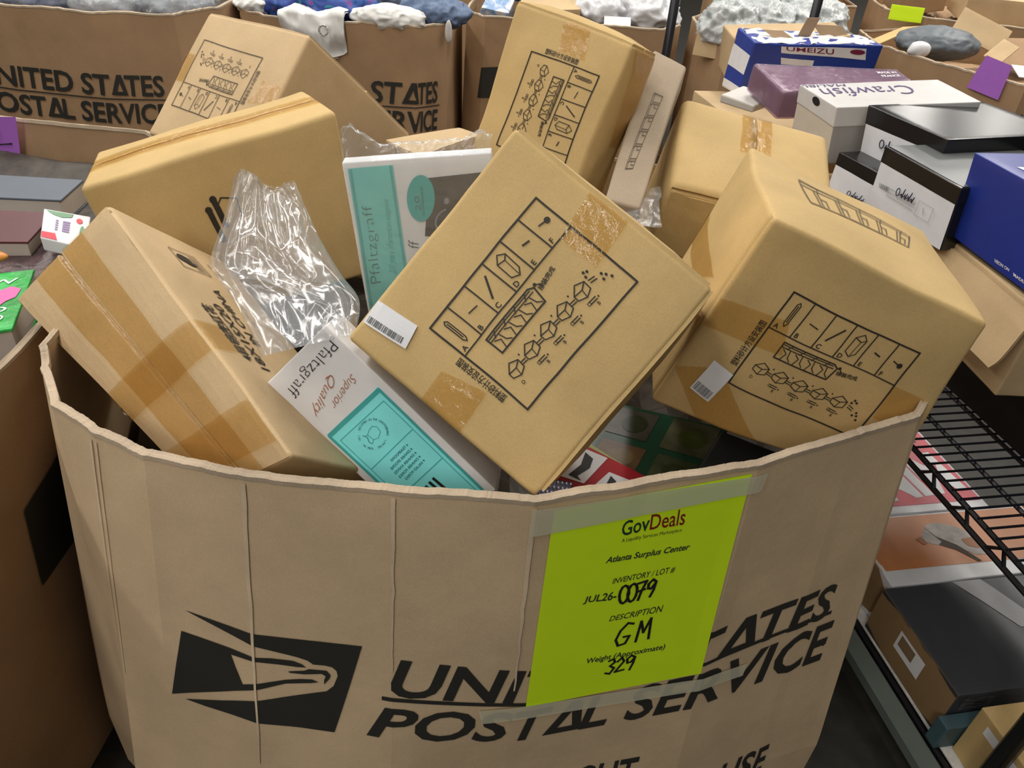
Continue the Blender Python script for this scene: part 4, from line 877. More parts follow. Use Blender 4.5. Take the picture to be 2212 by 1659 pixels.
for (x0, x1, y, hgt, lean) in ((.42, .52, .6, .055, .02), (.62, .85, .7, .03, -.03), (.2, .36, .4, .02, -.04)):
    a_ = hU.surf('b0', x0, y, 0); b_ = hU.surf('b0', x1, y, 0); up = Vector((lean, .01, hgt)); mb.add([a_, b_, b_+up, a_+up, a_+Vector((0, .004, 0)), b_+Vector((0, .004, 0)), b_+up+Vector((0, .004, 0)), a_+up+Vector((0, .004, 0))], [(0, 1, 2, 3), (4, 5, 6, 7), (0, 3, 7, 4), (1, 2, 6, 5), (2, 3, 7, 6)])
mb.build('torn_flap', K_IN, rU, label='brown torn flap')
carton('T', 'tan carton standing right behind the torn blue box', K_BOX2, r=.006, amp=.003, seed=44)
carton('TR', 'small white box below the torn blue box at the rack corner', plain('white_card_dull', (.62, .60, .56), .5), 'small_box', r=.006, amp=.002, seed=45, body='box_body')
# blue box on kraft carton
hZ, rZ = carton('Z', 'deep blue box at the right edge resting on the open kraft carton', plain('deep_blue_card', (.014, .035, .28), .35), 'product_box', r=.002, amp=.0005, fine=.0002, seed=47, body='box_body')
for k in ('Z_txt', 'Z_txt2'):
    ik = ink_on(hZ, 'c0', [tuple(p) for p in Q[k]], 4, .0012); ik.text('HEON ON' if k == 'Z_txt' else 'MADE', None, .02); ik.build('printed_text', WHITE, rZ)
hZ.patch('b0', ((.30, .10), (.9, .16), (.9, .24), (.3, .14)), .0009, 4, 2).build('printed_stripe', WHITE, rZ, label='white stripe')
hK, rK = carton('K', 'open kraft carton at the right edge under the blue box', K_BOX2, r=.004, amp=.001, seed=49)
fl = MB()
def flapf(x, y):
    P = hK.surf('c0', x, 0, .0); w = 1-.12*max(0, (y-.75)/.25)**2*(1 if x > .5 else 0)
    return P+Vector((-.035*y-.01, -.012*y, -.008-.105*y))+Vector((0, .02*max(0, (y-.7)/.3)**2*(x-.5), 0))
fl.grid(flapf, 12, 10); g2 = MB(); g2.grid(lambda x, y: flapf(x, y)+Vector((.005, .001, 0)), 12, 10); fl.add(g2.v, g2.f)
fl.build('flap', K_BOX2, rK, label='drooping carton flap')
# black tray box below
def rackbox(name, label, s0, s1, t0, t1, z0, z1, mat, cat='box', r=.003, seed=50, group=None, body='box_body'):
    c = [rk(s, t, z) for t in (t0, t1) for z in (z1, z0) for s in (s0, s1)]   # a: front-back, b: down, c: left-right
    h = Hex(c, r, .0006, .0002, seed); root = thing(name, label, cat, tuple(rk((s0+s1)/2, (t0+t1)/2, z0)), group)
    h.mesh().build(body, mat, root, smooth=True, weld=.00003); return h, root
hb_, rb_ = rackbox('shoe_box', 'flat black box on the wire shelf under the open kraft carton', 1.14, 1.85, .205, .50, .598, .768, plain('matt_black_card', (.010, .010, .011), .5))
# stacks hidden below the upper boxes
rackbox('storage_carton', 'kraft carton under the small black-lidded shoe boxes on the rack', .72, 1.08, .03, .45, .598, .876, K_BOX2, body='carton_body')
rackbox('storage_carton', 'kraft carton under the white and maroon boxes on the rack', .0, .70, .03, .50, .598, .90, K_BOX2, body='carton_body')
# lower shelf
WB = plain('white_gloss_card', (.74, .75, .77), .35)
hr, rr_ = rackbox('shoe_box', 'white box with red printed top on the lower shelf', 1.03, 1.392, .04, .445, .118, .25, WB)
RED = plain('coral_red_print', (.62, .045, .075), .4)
hr.patch('c0', U2(0, 0, 1, 1), .0008, 4, 4).build('side_panel', kraft('kraft_brown_side', (.30, .19, .09)), rr_, label='brown side')
pn = hr.patch('b0', U2(.02, .02, .93, .98), .0008, 6, 6).build('printed_panel', RED, rr_, label='red printed panel')
ik = Ink(quadmap(lambda u, v, o: hr.surf('b0', u, v, o), ((.50, .30), (.42, .92), (.80, .98), (.86, .36)), .0014), 1.6); ik.text('NIM', None, .05, .1)
ik.rect(-.1, -.55, .9, -.22, 3, 2); ik.build('printed_text', WHITE, pn)
ik = Ink(quadmap(lambda u, v, o: hr.surf('b0', u, v, o), ((.04, .55), (.04, .95), (.20, .95), (.20, .55)), .0014), 1.6); ik.rect(0, 0, 1, .35, 3, 1); ik.build('printed_band', plain('pale_yellow', (.75, .68, .30), .5), pn)
ik = Ink(quadmap(lambda u, v, o: hr.surf('b0', u, v, o), ((.22, .40), (.22, .90), (.29, .90), (.29, .40)), .0014), 1.6); ik.rect(0, 0, 1, 1, 3, 1); ik.build('printed_band', plain('navy_band', (.02, .02, .10), .5), pn)
ho, ro = rackbox('shoe_box', 'white box with orange top picture of a woven shoe on the lower shelf', 1.396, 1.602, .035, .535, .118, .25, WB)
ho.patch('c0', U2(0, 0, 1, 1), .0008, 4, 4).build('side_panel', kraft('kraft_brown_side', (.30, .19, .09)), ro, label='brown side')
pn = ho.patch('b0', U2(.03, .0, .80, 1), .0008, 6, 6).build('printed_panel', plain('orange_print', (.60, .235, .085), .4), ro, label='orange printed panel')
SH = plain('woven_grey', (.50, .46, .43), .6, var=.3)
ik = Ink(quadmap(lambda u, v, o: ho.surf('b0', u, v, o), ((.10, .28), (.10, .62), (.80, .62), (.80, .28)), .0014), 1.9)
ik.fill([(.10, .42), (.22, .25), (.34, .12), (.55, .10), (.80, .25), (.95, .50), (.98, .72), (.88, .86), (.70, .84), (.52, .62), (.30, .60), (.14, .52)]); ik.build('printed_shoe', SH, pn, 'printed woven shoe picture')
ik = Ink(quadmap(lambda u, v, o: ho.surf('b0', u, v, o), ((.10, .28), (.10, .62), (.80, .62), (.80, .28)), .0020), 1.9)
ik.fill([(.24, .12), (.34, .40), (.55, .62), (.72, .98), (.66, .99), (.48, .72), (.28, .58), (.36, .52)]); ik.build('printed_sole', plain('dark_brown_print', (.06, .035, .02), .6), pn)
ik = Ink(quadmap(lambda u, v, o: ho.surf('b0', u, v, o), ((.10, .28), (.10, .62), (.80, .62), (.80, .28)), .0022), 1.9)
ik.fill([(.68, .50), (.88, .48), (.94, .62), (.84, .72), (.70, .66)]); ik.fill([(.0, .42), (.11, .38), (.13, .54), (.06, .56)]); ik.build('printed_toe', plain('orange_dark', (.40, .16, .06), .5), pn)
hd, rd = rackbox('shoe_box', 'charcoal-lidded kraft shoe box at the front of the lower shelf', 1.606, 1.870, .012, .42, .118, .25, plain('charcoal_lid', (.045, .048, .055), .4))
hd.patch('c0', U2(.005, .0, .995, 1), .0008, 4, 4).build('side_panel', kraft('kraft_brown_side', (.30, .19, .09)), rd, label='brown kraft side')
sp = hd.patch('c0', U2(.34, .22, .66, .62), .0016, 4, 4).build('size_label', STICK, rd, label='white size label')
ik = Ink(quadmap(lambda u, v, o: hd.surf('c0', u, v, o), ((.37, .27), (.55, .27), (.55, .50), (.37, .50)), .0022), 1.6); ik.rect(0, 0, 1, 1); ik.build('printed_block', plain('kraft_print', (.24, .16, .09), .5), sp)
ik = Ink(quadmap(lambda u, v, o: hd.surf('b0', u, v, o), ((.0, .42), (.5, .60), (.5, .75), (.0, .60)), .001), 1.6); ik.rect(0, 0, 1, 1); ik.build('printed_stripe', plain('pale_grey_print', (.42, .42, .44), .5), rd)
ik = Ink(quadmap(lambda u, v, o: hd.surf('a1', u, v, o), ((.10, .22), (.40, .22), (.40, .05), (.10, .05)), .001), 1.6); ik.text('SIZE', None, .02); ik.build('printed_text', plain('faint_print', (.10, .09, .09), .5), rd)
hk2, rk2 = rackbox('shoe_box', 'small kraft box with white label at the bottom right corner', 1.905, 2.10, .03, .22, .118, .265, K_BOX)
hk2.patch('c0', ((.15, .12), (.75, .12), (.75, .28), (.15, .28)), .001, 3, 3).build('size_label', STICK, rk2, label='white size label')
hk3, rk3 = rackbox('shoe_box', 'dark teal box between the charcoal shoe box and the small kraft box', 1.872, 1.902, -.01, .16, .118, .19, plain('dark_teal_card', (.05, .10, .12), .5))
# ---------------------------------------------------------------- neighbouring and far bins
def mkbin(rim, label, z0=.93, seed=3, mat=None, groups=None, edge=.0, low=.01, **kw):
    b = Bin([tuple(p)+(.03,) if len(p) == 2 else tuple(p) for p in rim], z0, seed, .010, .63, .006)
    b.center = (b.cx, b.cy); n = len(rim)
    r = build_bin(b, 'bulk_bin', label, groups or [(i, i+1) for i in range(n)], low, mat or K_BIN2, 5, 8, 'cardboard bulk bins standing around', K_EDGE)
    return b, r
def tfind(b, x, y):
    best = (9e9, 0)
    for i in range(b.n*100):
        t = i/100; p = b.plan(t, .7); d = (p.x-x)**2+(p.y-y)**2
        if d < best[0]: best = (d, t)
    return best[1]
def bintext(b, root, rows, x0, y0, x1, y1, ztop, h, gap, clip=None, logo=None):
    """lettering rows between two plan points on a bin wall"""
    t0, t1 = tfind(b, x0, y0), tfind(b, x1, y1); ik = WallInk(b, .004, .25, .06); z = ztop
    for i, row in enumerate(rows):
        ik.text(row, ((t0, z), (t1, z), (t1, z-h), (t0, z-h)), .022, .12); z -= h
        if i == 0:
            ik.rect(t0-.05*(t1-t0), z-gap*.42, t1+.03*(t1-t0), z-gap*.58, 8, 1)
        z -= gap
    ik.build('printed_lettering', INK_B, root, 'printed black lettering')
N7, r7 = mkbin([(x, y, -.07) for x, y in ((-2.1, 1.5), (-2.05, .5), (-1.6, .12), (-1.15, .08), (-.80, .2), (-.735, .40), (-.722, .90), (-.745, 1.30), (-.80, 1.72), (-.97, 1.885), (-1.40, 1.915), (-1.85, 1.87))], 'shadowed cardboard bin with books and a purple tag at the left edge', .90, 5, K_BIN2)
ik = WallInk(N7, .003); t0 = tfind(N7, -.73, .79); ik.fill([(t0+.04, .66), (t0+.35, .70), (t0+.6, .66), (t0+.55, .52), (t0, .50)]); ik.build('eagle_emblem', INK_B, r7, 'part of a printed black emblem')
PURP = plain('purple_paper', (.42, .15, .60), .6, .3, var=.02)
mb = MB()
def tagf(x, y): return Vector((-1.40+.116*x+(-.06+.023*x)*y, 1.872-.004*x+.010*math.sin(y*2)-.012*y, .908+.008*x-.180*y))
mb.grid(tagf, 6, 10); pt6 = mb.build('purple_tag', PURP, r7, False, 0, 'purple paper tag')
mb = MB()
for st in ([(.35, .25), (.6, .2), (.55, .4), (.85, .38)], [(.45, .62), (.6, .95), (.75, .55), (.8, .88)], [(.2, .55), (.4, .50), (.3, .7), (.5, .66)], [(.55, .5), (.75, .5), (.65, .62), (.85, .6)], [(.3, .9), (.5, .8), (.6, .98), (.9, .86), (.8, .98)]):
    mb.tube([tagf(*p)+Vector((0, -.0015, 0)) for p in st], .0022, 4)
mb.build('handwriting', BLACK, pt6)
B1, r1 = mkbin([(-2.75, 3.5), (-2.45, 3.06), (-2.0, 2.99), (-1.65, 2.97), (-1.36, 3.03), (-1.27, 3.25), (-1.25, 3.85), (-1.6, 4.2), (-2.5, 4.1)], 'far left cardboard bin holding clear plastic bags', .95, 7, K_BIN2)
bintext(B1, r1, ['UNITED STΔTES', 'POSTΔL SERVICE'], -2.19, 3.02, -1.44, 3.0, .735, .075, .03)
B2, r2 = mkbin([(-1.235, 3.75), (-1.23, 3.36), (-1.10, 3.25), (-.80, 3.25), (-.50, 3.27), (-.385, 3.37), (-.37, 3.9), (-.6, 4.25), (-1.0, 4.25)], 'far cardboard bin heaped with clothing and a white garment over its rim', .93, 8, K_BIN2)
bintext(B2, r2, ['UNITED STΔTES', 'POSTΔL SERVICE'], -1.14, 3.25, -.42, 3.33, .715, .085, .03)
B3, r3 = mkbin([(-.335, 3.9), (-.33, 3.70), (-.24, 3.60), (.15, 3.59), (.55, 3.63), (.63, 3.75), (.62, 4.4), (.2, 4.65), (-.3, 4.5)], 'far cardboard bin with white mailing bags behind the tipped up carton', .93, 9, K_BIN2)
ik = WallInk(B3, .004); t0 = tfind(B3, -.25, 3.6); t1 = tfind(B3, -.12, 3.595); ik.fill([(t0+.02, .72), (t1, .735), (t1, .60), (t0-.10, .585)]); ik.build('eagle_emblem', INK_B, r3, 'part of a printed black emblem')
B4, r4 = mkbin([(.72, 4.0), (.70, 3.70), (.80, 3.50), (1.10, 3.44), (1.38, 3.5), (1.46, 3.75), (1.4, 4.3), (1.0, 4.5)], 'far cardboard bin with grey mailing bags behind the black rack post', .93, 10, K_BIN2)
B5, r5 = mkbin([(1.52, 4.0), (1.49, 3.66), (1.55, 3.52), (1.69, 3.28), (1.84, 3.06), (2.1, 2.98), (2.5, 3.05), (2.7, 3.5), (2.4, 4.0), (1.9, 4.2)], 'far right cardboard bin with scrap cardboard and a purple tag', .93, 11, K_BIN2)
bintext(B5, r5, ['UNITED STΔTES', 'POSTΔL SERVICE'], 1.82, 3.09, 2.45, 3.04, .83, .075, .03)
ta, tb = tfind(B5, 1.735, 3.21), tfind(B5, 1.80, 3.12); ik = WallInk(B5, .010, .03, .02)
ik.sheet(((ta, 1.0), (tb, .985), (tb, .86), (ta-.25*(tb-ta), .875)), 6, 8); ik.build('purple_tag', PURP, r5, 'purple paper tag')
B7, _ = mkbin([(1.90, 5.0), (1.85, 4.60), (2.0, 4.40), (2.6, 4.25), (3.1, 4.5), (3.1, 5.1), (2.6, 5.5), (2.1, 5.4)], 'distant cardboard bin at the top right corner', .95, 12, K_BIN2)
B8, _ = mkbin([(.98, 5.2), (.95, 4.85), (1.12, 4.66), (1.5, 4.62), (1.75, 4.75), (1.8, 5.2), (1.5, 5.5), (1.1, 5.5)], 'distant cardboard bin behind the grey mailing bags', .93, 13, K_BIN2)
B9, _ = mkbin([(-.5, 5.4), (-.5, 5.0), (-.3, 4.85), (.3, 4.85), (.55, 5.0), (.55, 5.4), (.2, 5.7), (-.2, 5.7)], 'distant cardboard bin behind the white mailing bags', .93, 14, K_BIN2)
# ---------------------------------------------------------------- soft goods
def blob(name, label, cat, c, rad, mat, seed=0, amp=.25, f=6.0, sub=5, rot=0, group=None, kind=None, ridge=True, parent=None):
    bm = bmesh.new(); bmesh.ops.create_icosphere(bm, subdivisions=sub, radius=1)
    mb = MB(); cs, sn = math.cos(rot), math.sin(rot); sd = Vector((seed*3.7, seed*1.9, seed))
    for v in bm.verts:
        p = v.co; w = Vector((p.x*rad[0], p.y*rad[1], p.z*rad[2])); q_ = w*f/.4+sd
        k = (1-2*abs(noise.noise(q_)))*.6+(1-2*abs(noise.noise(q_*2.3)))*.3+noise.noise(q_*5)*.12 if ridge else noise.noise(q_)+.3*noise.noise(q_*3)
        w = w*(1+amp*(k-.2)); mb.v.append(Vector((c[0]+w.x*cs-w.y*sn, c[1]+w.x*sn+w.y*cs, c[2]+w.z)))
    mb.f = [tuple(v.index for v in f_.verts) for f_ in bm.faces]; bm.free()
    o = mb.build(name, mat, parent, smooth=True, loc=(c[0], c[1], c[2]))
    if not parent: tag(o, label, cat, group, kind)
    return o
def fabric(name, stops, scale, rough=.8, det=3):
    if name in MATS: return MATS[name]
    m, nt, b = newmat(name); v = objcoord(nt); a = nz(nt, scale, det, .6, v, .8); nt.links.new(ramp(nt, a.outputs['Fac'], stops), b.inputs['Base Color']); b.inputs['Roughness'].default_value = rough
    h = nz(nt, 60, 3, .6, v); bump(nt, b, h.outputs['Fac'], .3, .01); MATS[name] = m; return m
WCLOTH = plain('white_cloth', (.74, .74, .72), .8, .2); DENIM = fabric('denim', [(.35, (.07, .11, .20)), (.65, (.16, .22, .34))], 14)
MULTI = fabric('multicolour_cloth', [(.30, (.02, .30, .32)), (.40, (.02, .03, .22)), (.5, (.03, .07, .30)), (.58, (.04, .14, .42)), (.66, (.42, .03, .22)), (.75, (.10, .04, .25))], 10, .7)
POLYW = plain('white_poly', (.72, .73, .76), .28, .5, bumps=.35, bscale=18); POLYG = fabric('grey_poly', [(.3, (.22, .24, .24)), (.45, (.50, .53, .53)), (.58, (.62, .64, .64)), (.66, (.32, .58, .53)), (.75, (.60, .62, .62))], 6, .28)
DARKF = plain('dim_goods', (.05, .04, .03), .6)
def pile(b, label, mat, z, h, seed):
    mb = MB()
    def fn(x, y):
        P = b.plan(x*b.n, z, -.03); c_ = Vector((b.cx, b.cy, z)); q_ = c_.lerp(P, y); k = noise.noise(q_*4+Vector((seed, 0, 0)))
        return q_+Vector((0, 0, h*(1-y*y)+.05*k+.03*(1-2*abs(noise.noise(q_*11)))))
    mb.grid(fn, 48, 16, True)
    return tag(mb.build('pile', mat, smooth=True, loc=(b.cx, b.cy, z)), label, 'pile', None, 'stuff')
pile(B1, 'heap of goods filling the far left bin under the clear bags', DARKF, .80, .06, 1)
for i, (x, y, z, rx, ry, rz) in enumerate([(-2.25, 3.32, .93, .20, .16, .085), (-1.98, 3.25, .94, .17, .15, .085), (-1.72, 3.28, .95, .17, .16, .10), (-1.47, 3.33, .95, .15, .16, .105)]):
    lab = ['clear plastic bag at the far left of the far left bin', 'clear plastic bag with dark goods, second from the left in far left bin', 'clear plastic bag with pale goods near the middle of far left bin', 'bulging clear plastic bag at the right end of far left bin'][i]
    rt = thing('plastic_bag', lab, 'bag', (x, y, z-rz), 'clear bags in the far left bin')
    blob('bag_contents', None, None, (x, y, z-.01), (rx*.86, ry*.86, rz*.86), fabric('bag_goods_%d' % i, [(.35, ((.10, .10, .12), (.04, .05, .10), (.35, .35, .37), (.34, .35, .38))[i]), (.6, ((.30, .32, .38), (.16, .18, .28), (.55, .55, .58), (.5, .52, .56))[i])], 12, .5), i, .22, parent=rt, sub=4)
    blob('bag_film', None, None, (x, y, z), (rx, ry, rz), CLEAR2, i+20, .22, 7, parent=rt)
pile(B2, 'heap of mixed clothing filling the far clothing bin', MULTI, .82, .07, 2)
blob('garment', 'blue purple and pink patterned garment on top of the clothing heap', 'clothing', (-.93, 3.52, .95), (.27, .20, .10), MULTI, 4, .2)
mb = MB()
def jack(x, y):
    X = -1.03+.255*x; t = y*.36
    if t < .13: P = Vector((X, 3.36-t*.9, .955+.01*math.sin(x*9)))
    else: P = Vector((X+.03*(t-.13), 3.236-.012*math.sin((t-.13)*20), .955-(t-.13)*(.75-.55*abs(x-.68)*(1 if x < .68 else .8))))
    return P+Vector((0, -.014, .010))*(noise.noise(Vector((x*5, y*3, 2)))+.5*(1-2*abs(noise.noise(Vector((x*9, y*4, 5))))))+Vector((0, -.02*math.sin(math.pi*x)*y, .0))
mb.grid(jack, 30, 30); g2 = MB(); g2.grid(lambda x, y: jack(x, y)+Vector((0, .012, -.010)), 30, 30); mb.add(g2.v, g2.f)
rj = thing('white_garment', 'white garment hanging over the rim of the far clothing bin', 'clothing', (-.9, 3.24, .88)); mb.build('cloth', WCLOTH, rj, smooth=True)
mb = MB(); mb.tube([Vector((-.845, 3.195, .905))+Vector((.018*math.cos(t), -.004, .018*math.sin(t))) for t in [i*.55 for i in range(12)]], .005, 5); mb.build('button', plain('grey_button', (.45, .46, .44), .5), rj)
blob('white_garment', 'white crumpled cloth on the rim beside the denim', 'clothing', (-.61, 3.32, .945), (.135, .07, .045), WCLOTH, 9, .3)
blob('jeans', 'faded blue denim on the right of the clothing heap', 'clothing', (-.45, 3.46, .955), (.15, .10, .06), DENIM, 10, .22)
blob('dark_garment', 'dark navy cloth behind the white crumpled cloth', 'clothing', (-.62, 3.55, .97), (.16, .12, .06), fabric('navy_cloth', [(.4, (.02, .03, .06)), (.65, (.10, .14, .20))], 12), 11, .22)
blob('white_garment', 'small white cloth at the left end of the clothing bin', 'clothing', (-1.17, 3.42, .945), (.09, .08, .04), WCLOTH, 12, .3)
blob('price_tag', 'small pale tag hanging at the corner of the clothing bin', 'tag', (-.372, 3.352, .905), (.014, .010, .040), plain('tag_grey', (.58, .56, .54), .6), 13, .25, sub=3)
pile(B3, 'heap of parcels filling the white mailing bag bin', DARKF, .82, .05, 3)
for i, (x, y, z, rx, ry, rz, ro_) in enumerate([(.27, 3.83, .95, .12, .11, .085, .3), (.46, 3.86, .955, .16, .12, .09, -.2), (.22, 4.05, .98, .15, .10, .07, .1), (.55, 4.10, .97, .10, .10, .06, .0)]):
    blob('mailing_bag', ['white mailing bag left of the printed one in its bin', 'white mailing bag with grey print and crumpled folds', 'pale mailing bag at the back of the white mailing bag bin', 'pale grey bag at the right back of the white mailing bag bin'][i], 'bag', (x, y, z), (rx, ry, rz), (POLYW, POLYW, POLYW, POLYG)[i], 30+i, .28, 5, group='white mailing bags in their bin', rot=ro_)
def flat(name, label, cat, c, dx, dy, th, mat, sub_=None):
    c = Vector(c); dx = Vector(dx); dy = Vector(dy); n = dx.cross(dy).normalized()*th/2
    cs = [c-dx/2-dy/2+n, c+dx/2-dy/2+n, c-dx/2-dy/2-n, c+dx/2-dy/2-n, c-dx/2+dy/2+n, c+dx/2+dy/2+n, c-dx/2+dy/2-n, c+dx/2+dy/2-n]
    h = Hex(cs, min(.003, th*.3), .002, .0004, 3, n=6); o = h.mesh().build(name, mat, None, smooth=True, weld=.00003, loc=c); tag(o, label, cat); return h, o
flat('carton', 'tan carton in the white mailing bag bin left of the bags', 'box', (.04, 3.80, .925), (.27, .05, .02), (.0, .20, .03), .10, K_BOX2)
flat('mailing_box', 'pale blue and white parcel at the left of the white mailing bag bin', 'box', (-.20, 3.80, .935), (.12, .03, -.02), (.02, .16, .04), .05, fabric('blue_white_print', [(.42, (.66, .68, .74)), (.52, (.20, .36, .62)), (.6, (.70, .72, .76))], 9, .4))
blob('blue_bag', 'bright blue bag behind the tan carton near the top edge', 'bag', (-.06, 4.02, .99), (.12, .08, .055), plain('bright_blue', (.02, .14, .42), .45), 36, .2)
flat('address_label', 'white red-edged address label below the white mailing bags', 'label', (.34, 3.70, .935), (.12, .01, .0), (0, .04, .03), .006, WHITE)
pile(B4, 'heap of grey mailing bags filling the bin behind the rack post', POLYG, .84, .05, 4)
for i, (x, y, z, rx, ry, rz, ro_) in enumerate([(.83, 3.66, .95, .13, .11, .10, .5), (1.02, 3.72, .96, .16, .12, .09, -.4), (1.20, 3.66, .965, .13, .11, .095, .2), (.95, 3.92, 1.0, .15, .12, .07, .3), (1.25, 3.95, .99, .15, .12, .07, -.3)]):
    blob('mailing_bag', ['grey mailing bag right beside the black rack post', 'grey mailing bag with pale teal print in the middle of its bin', 'pale grey mailing bag at the right of its bin', 'grey mailing bag at the back near the rack post', 'dull grey mailing bag at the back right of its bin'][i], 'bag', (x, y, z), (rx, ry, rz), POLYG, 40+i, .36, 6.5, group='grey mailing bags behind the rack post', rot=ro_)
flat('carton_flap', 'tan flap standing at the corner of the grey mailing bag bin', 'box', (.735, 3.585, .90), (.10, -.06, .0), (.01, .01, .12), .012, K_BOX2)
pile(B5, 'heap of scrap cardboard filling the far right bin', K_BIN2, .78, .05, 5)
blob('grey_bag', 'slate grey bag lying in the far right bin', 'bag', (1.74, 3.66, .955), (.17, .13, .065), plain('slate_bag', (.12, .14, .16), .5, bumps=.2, bscale=14), 51, .12)
blob('paper_scrap', 'small white scrap at the front edge of the slate grey bag', 'scrap', (1.60, 3.50, .95), (.04, .03, .03), WHITE, 52, .35, sub=3)
flat('cardboard_piece', 'pale cardboard piece leaning up right of the slate grey bag', 'cardboard', (1.93, 3.70, 1.01), (.19, -.10, -.07), (.05, .05, .09), .006, K_BOX2)
flat('cardboard_piece', 'narrow cardboard piece in front of the pale leaning one', 'cardboard', (1.93, 3.48, .97), (.09, .06, .06), (.05, -.05, -.02), .006, K_BOX2)
flat('cardboard_piece', 'tan cardboard flap leaning left of the slate grey bag', 'cardboard', (1.58, 3.78, .95), (.22, .12, .07), (.06, -.06, .02), .006, K_BOX)
flat('cardboard_piece', 'brown cardboard sheet at the right of the far right bin', 'cardboard', (2.15, 3.62, .95), (.30, -.02, .02), (.0, .20, .08), .006, K_BIN2)
flat('paper_sheet', 'white paper sheet over the rim at the right edge', 'paper', (1.98, 3.16, .955), (.26, -.06, .0), (.02, .12, .02), .004, WHITE)
flat('lime_tag', 'lime paper tag on the distant bin above the slate grey bag', 'tag', (1.90, 4.44, .955), (.15, -.06, 0), (.0, .01, .07), .004, LIME)
flat('carton', 'kraft carton lying on the distant bin at the top right', 'box', (2.45, 4.62, 1.0), (.42, -.05, .0), (.04, .28, .02), .12, K_BOX2)
flat('carton', 'brown carton in the distant bin behind the rack post', 'box', (1.45, 4.95, .97), (.42, .0, .04), (.0, .3, .03), .16, K_BIN2)
flat('carton', 'brown carton leaning in the distant bin at upper right, left of kraft one', 'box', (2.05, 4.75, 1.0), (.26, .05, .04), (.0, .25, .03), .10, K_BIN2)
pile(B7, 'heap of cardboard in the distant top right bin', K_BIN2, .84, .05, 7); pile(B8, 'heap of cardboard in the distant bin behind the grey bags', K_BIN2, .82, .05, 8); pile(B9, 'heap of parcels in the distant bin behind the white bags', POLYG, .88, .08, 9)
# ---------------------------------------------------------------- books and boxes in the left bin
def slab(name, label, cat, near_l, near_r, far_r, far_l, th, covermat, pagemat=None, group=None, r=.002):
    """flat item from its four top corners"""
    q_ = [Vector(p) for p in (near_l, near_r, far_r, far_l)]; n = Vector((0, 0, -th))
    c = [q_[3], q_[2], q_[3]+n, q_[2]+n, q_[0], q_[1], q_[0]+n, q_[1]+n]
    root = thing(name, label, cat, tuple(sum(c, Vector())/8-Vector((0, 0, th/2))), group)
    h = Hex(c, r, .0006, .0002, 3, n=6)
    if pagemat:
        top = Hex(sub(c, 0, .10), min(r, th*.04), .0, .0, 3, n=6); bot = Hex(sub(c, .90, 1), min(r, th*.04), .0, .0, 3, n=6); pg = Hex(sub(c, .08, .92, -.02), .001, .0, .0, 3, n=6)
        top.mesh().build('cover', covermat, root); bot.mesh().build('cover', covermat, root); pg.mesh().build('pages', pagemat, root); return top, root
    h.mesh().build('box_body', covermat, root, smooth=True, weld=.00002); return h, root
PAGE = plain('book_pages', (.52, .47, .42), .7)
GRN = fabric('green_cover', [(.35, (.01, .20, .03)), (.6, (.02, .42, .06)), (.7, (.04, .50, .10))], 9, .35)
hg, rg = slab('book', 'thick bright green book with pink flower at the left edge', 'book', (-.98, .79, .922), (-.740, .925, .922), (-.808, 1.105, .922), (-1.06, .98, .922), .06, GRN, PAGE)
ik = Ink(quadmap(lambda u, v, o: hg.surf('b0', u, v, o), U2(.55, .1, .98, .95), .001), .6)
ik.fill([(.70, .30), (.85, .22), (.98, .30), (.95, .46), (.85, .52), (.78, .62), (.66, .52), (.60, .40)]); ik.build('printed_flower', plain('pink_print', (.72, .12, .38), .4), rg, 'pink printed flower')
ik = Ink(quadmap(lambda u, v, o: hg.surf('b0', u, v, o), U2(.55, .1, .98, .95), .0012), .6)
for (y, t) in ((.05, 'W W'), (.62, 'WILD'), (.78, 'OUTDO')): ik.text(t, ((.1, y), (.9, y), (.9, y+.11), (.1, y+.11)), .0)
ik.build('printed_text', WHITE, rg)
blob('orange_toy', 'orange rounded piece lying on the green book', 'toy', (-.905, 1.10, .938), (.055, .018, .012), plain('orange_plastic', (.72, .28, .06), .4), 61, .08, sub=4, rot=.2)
hw, rw = slab('product_box', 'small white box with red print among the books', 'box', (-.817, 1.156, .955), (-.725, 1.130, .955), (-.775, 1.245, .958), (-.869, 1.264, .958), .024, plain('white_print_card', (.74, .76, .80), .4))
ik = Ink(quadmap(lambda u, v, o: hw.surf('b0', u, v, o), ((0.02, .05), (.98, .05), (.98, .98), (.02, .98)), .001), 1.5)
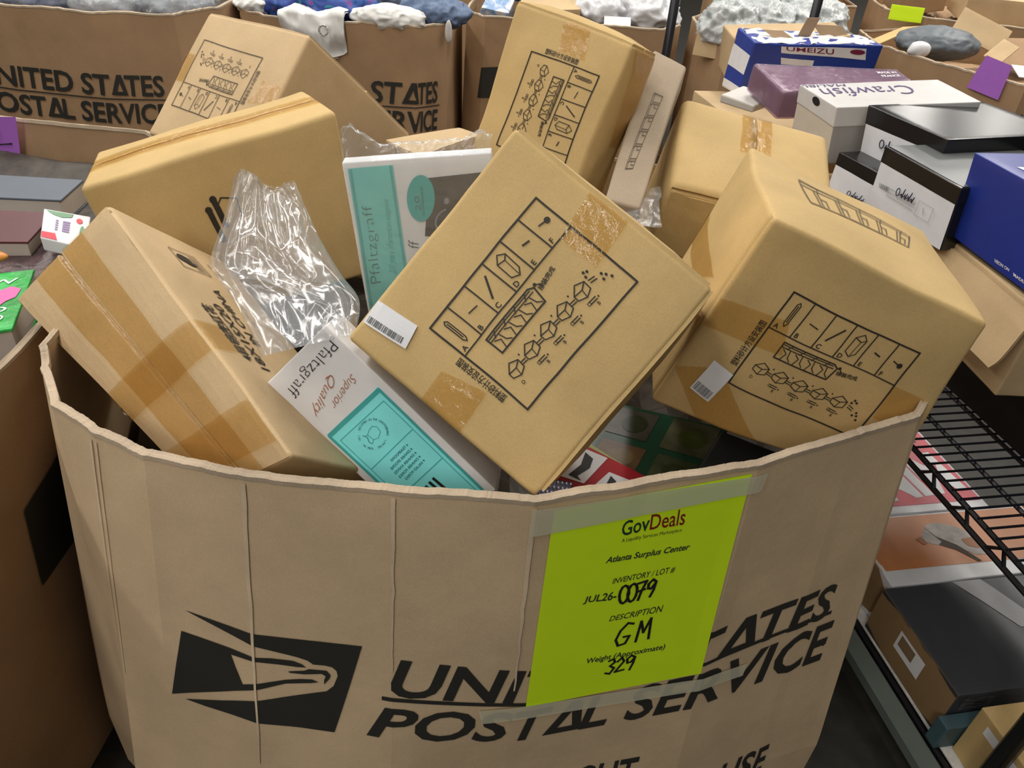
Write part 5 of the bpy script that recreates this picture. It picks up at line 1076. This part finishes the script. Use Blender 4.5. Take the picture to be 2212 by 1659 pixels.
ik.fill([(.0, .80), (.30, .78), (.36, 1.0), (.0, 1.0)]); ik.ell(.80, .20, .07, .09); ik.build('printed_red', plain('bright_red_print', (.72, .03, .06), .4), rw, 'red printed patches')
ik = Ink(quadmap(lambda u, v, o: hw.surf('b0', u, v, o), ((0.02, .05), (.98, .05), (.98, .98), (.02, .98)), .001), 1.5)
for j in range(5): ik.rect(.44, .30+j*.08, .60, .35+j*.08, 1, 1); ik.rect(.28, .30+j*.08, .34, .34+j*.08, 1, 1)
ik.build('printed_text', plain('violet_print', (.30, .20, .42), .5), rw)
ik = Ink(quadmap(lambda u, v, o: hw.surf('b0', u, v, o), ((0.02, .05), (.98, .05), (.98, .98), (.02, .98)), .001), 1.5); ik.fill([(.05, .0), (.65, .0), (.62, .12), (.40, .18), (.2, .12)]); ik.ell(.88, .55, .05, .2); ik.build('printed_leaf', plain('leaf_print', (.18, .35, .20), .5), rw)
slab('book', 'brown cream-paged book left of the white red-print box', 'book', (-1.10, 1.135, .935), (-.855, 1.175, .935), (-.875, 1.30, .935), (-1.12, 1.28, .935), .045, plain('dark_red_cover', (.10, .02, .025), .4), PAGE)
slab('book', 'dark book with coppery cover just below the white red-print box', 'book', (-.90, 1.115, .905), (-.765, 1.085, .905), (-.785, 1.215, .91), (-.91, 1.23, .91), .035, fabric('coppery_cover', [(.4, (.05, .03, .035)), (.6, (.14, .08, .08)), (.72, (.42, .26, .14))], 8, .35), PAGE)
slab('book', 'navy book flat beneath the brown cream-paged one', 'book', (-1.12, 1.075, .885), (-.875, 1.12, .885), (-.895, 1.25, .885), (-1.14, 1.25, .885), .035, plain('navy_cover', (.02, .025, .06), .4), PAGE)
slab('book', 'grey-blue book at the back of the left bin', 'book', (-1.30, 1.30, .945), (-.88, 1.335, .945), (-.89, 1.44, .945), (-1.31, 1.42, .945), .05, plain('slate_cover', (.10, .12, .15), .45), PAGE)
slab('folder', 'coral red card sticking over the torn rim at the left edge', 'card', (-1.0, .74, .868), (-.80, .80, .870), (-.765, .90, .875), (-1.0, .86, .872), .003, plain('coral_card', (.72, .10, .06), .45))
pile(N7, 'dim books filling the left bin below the top ones', DARKF, .80, .02, 10)
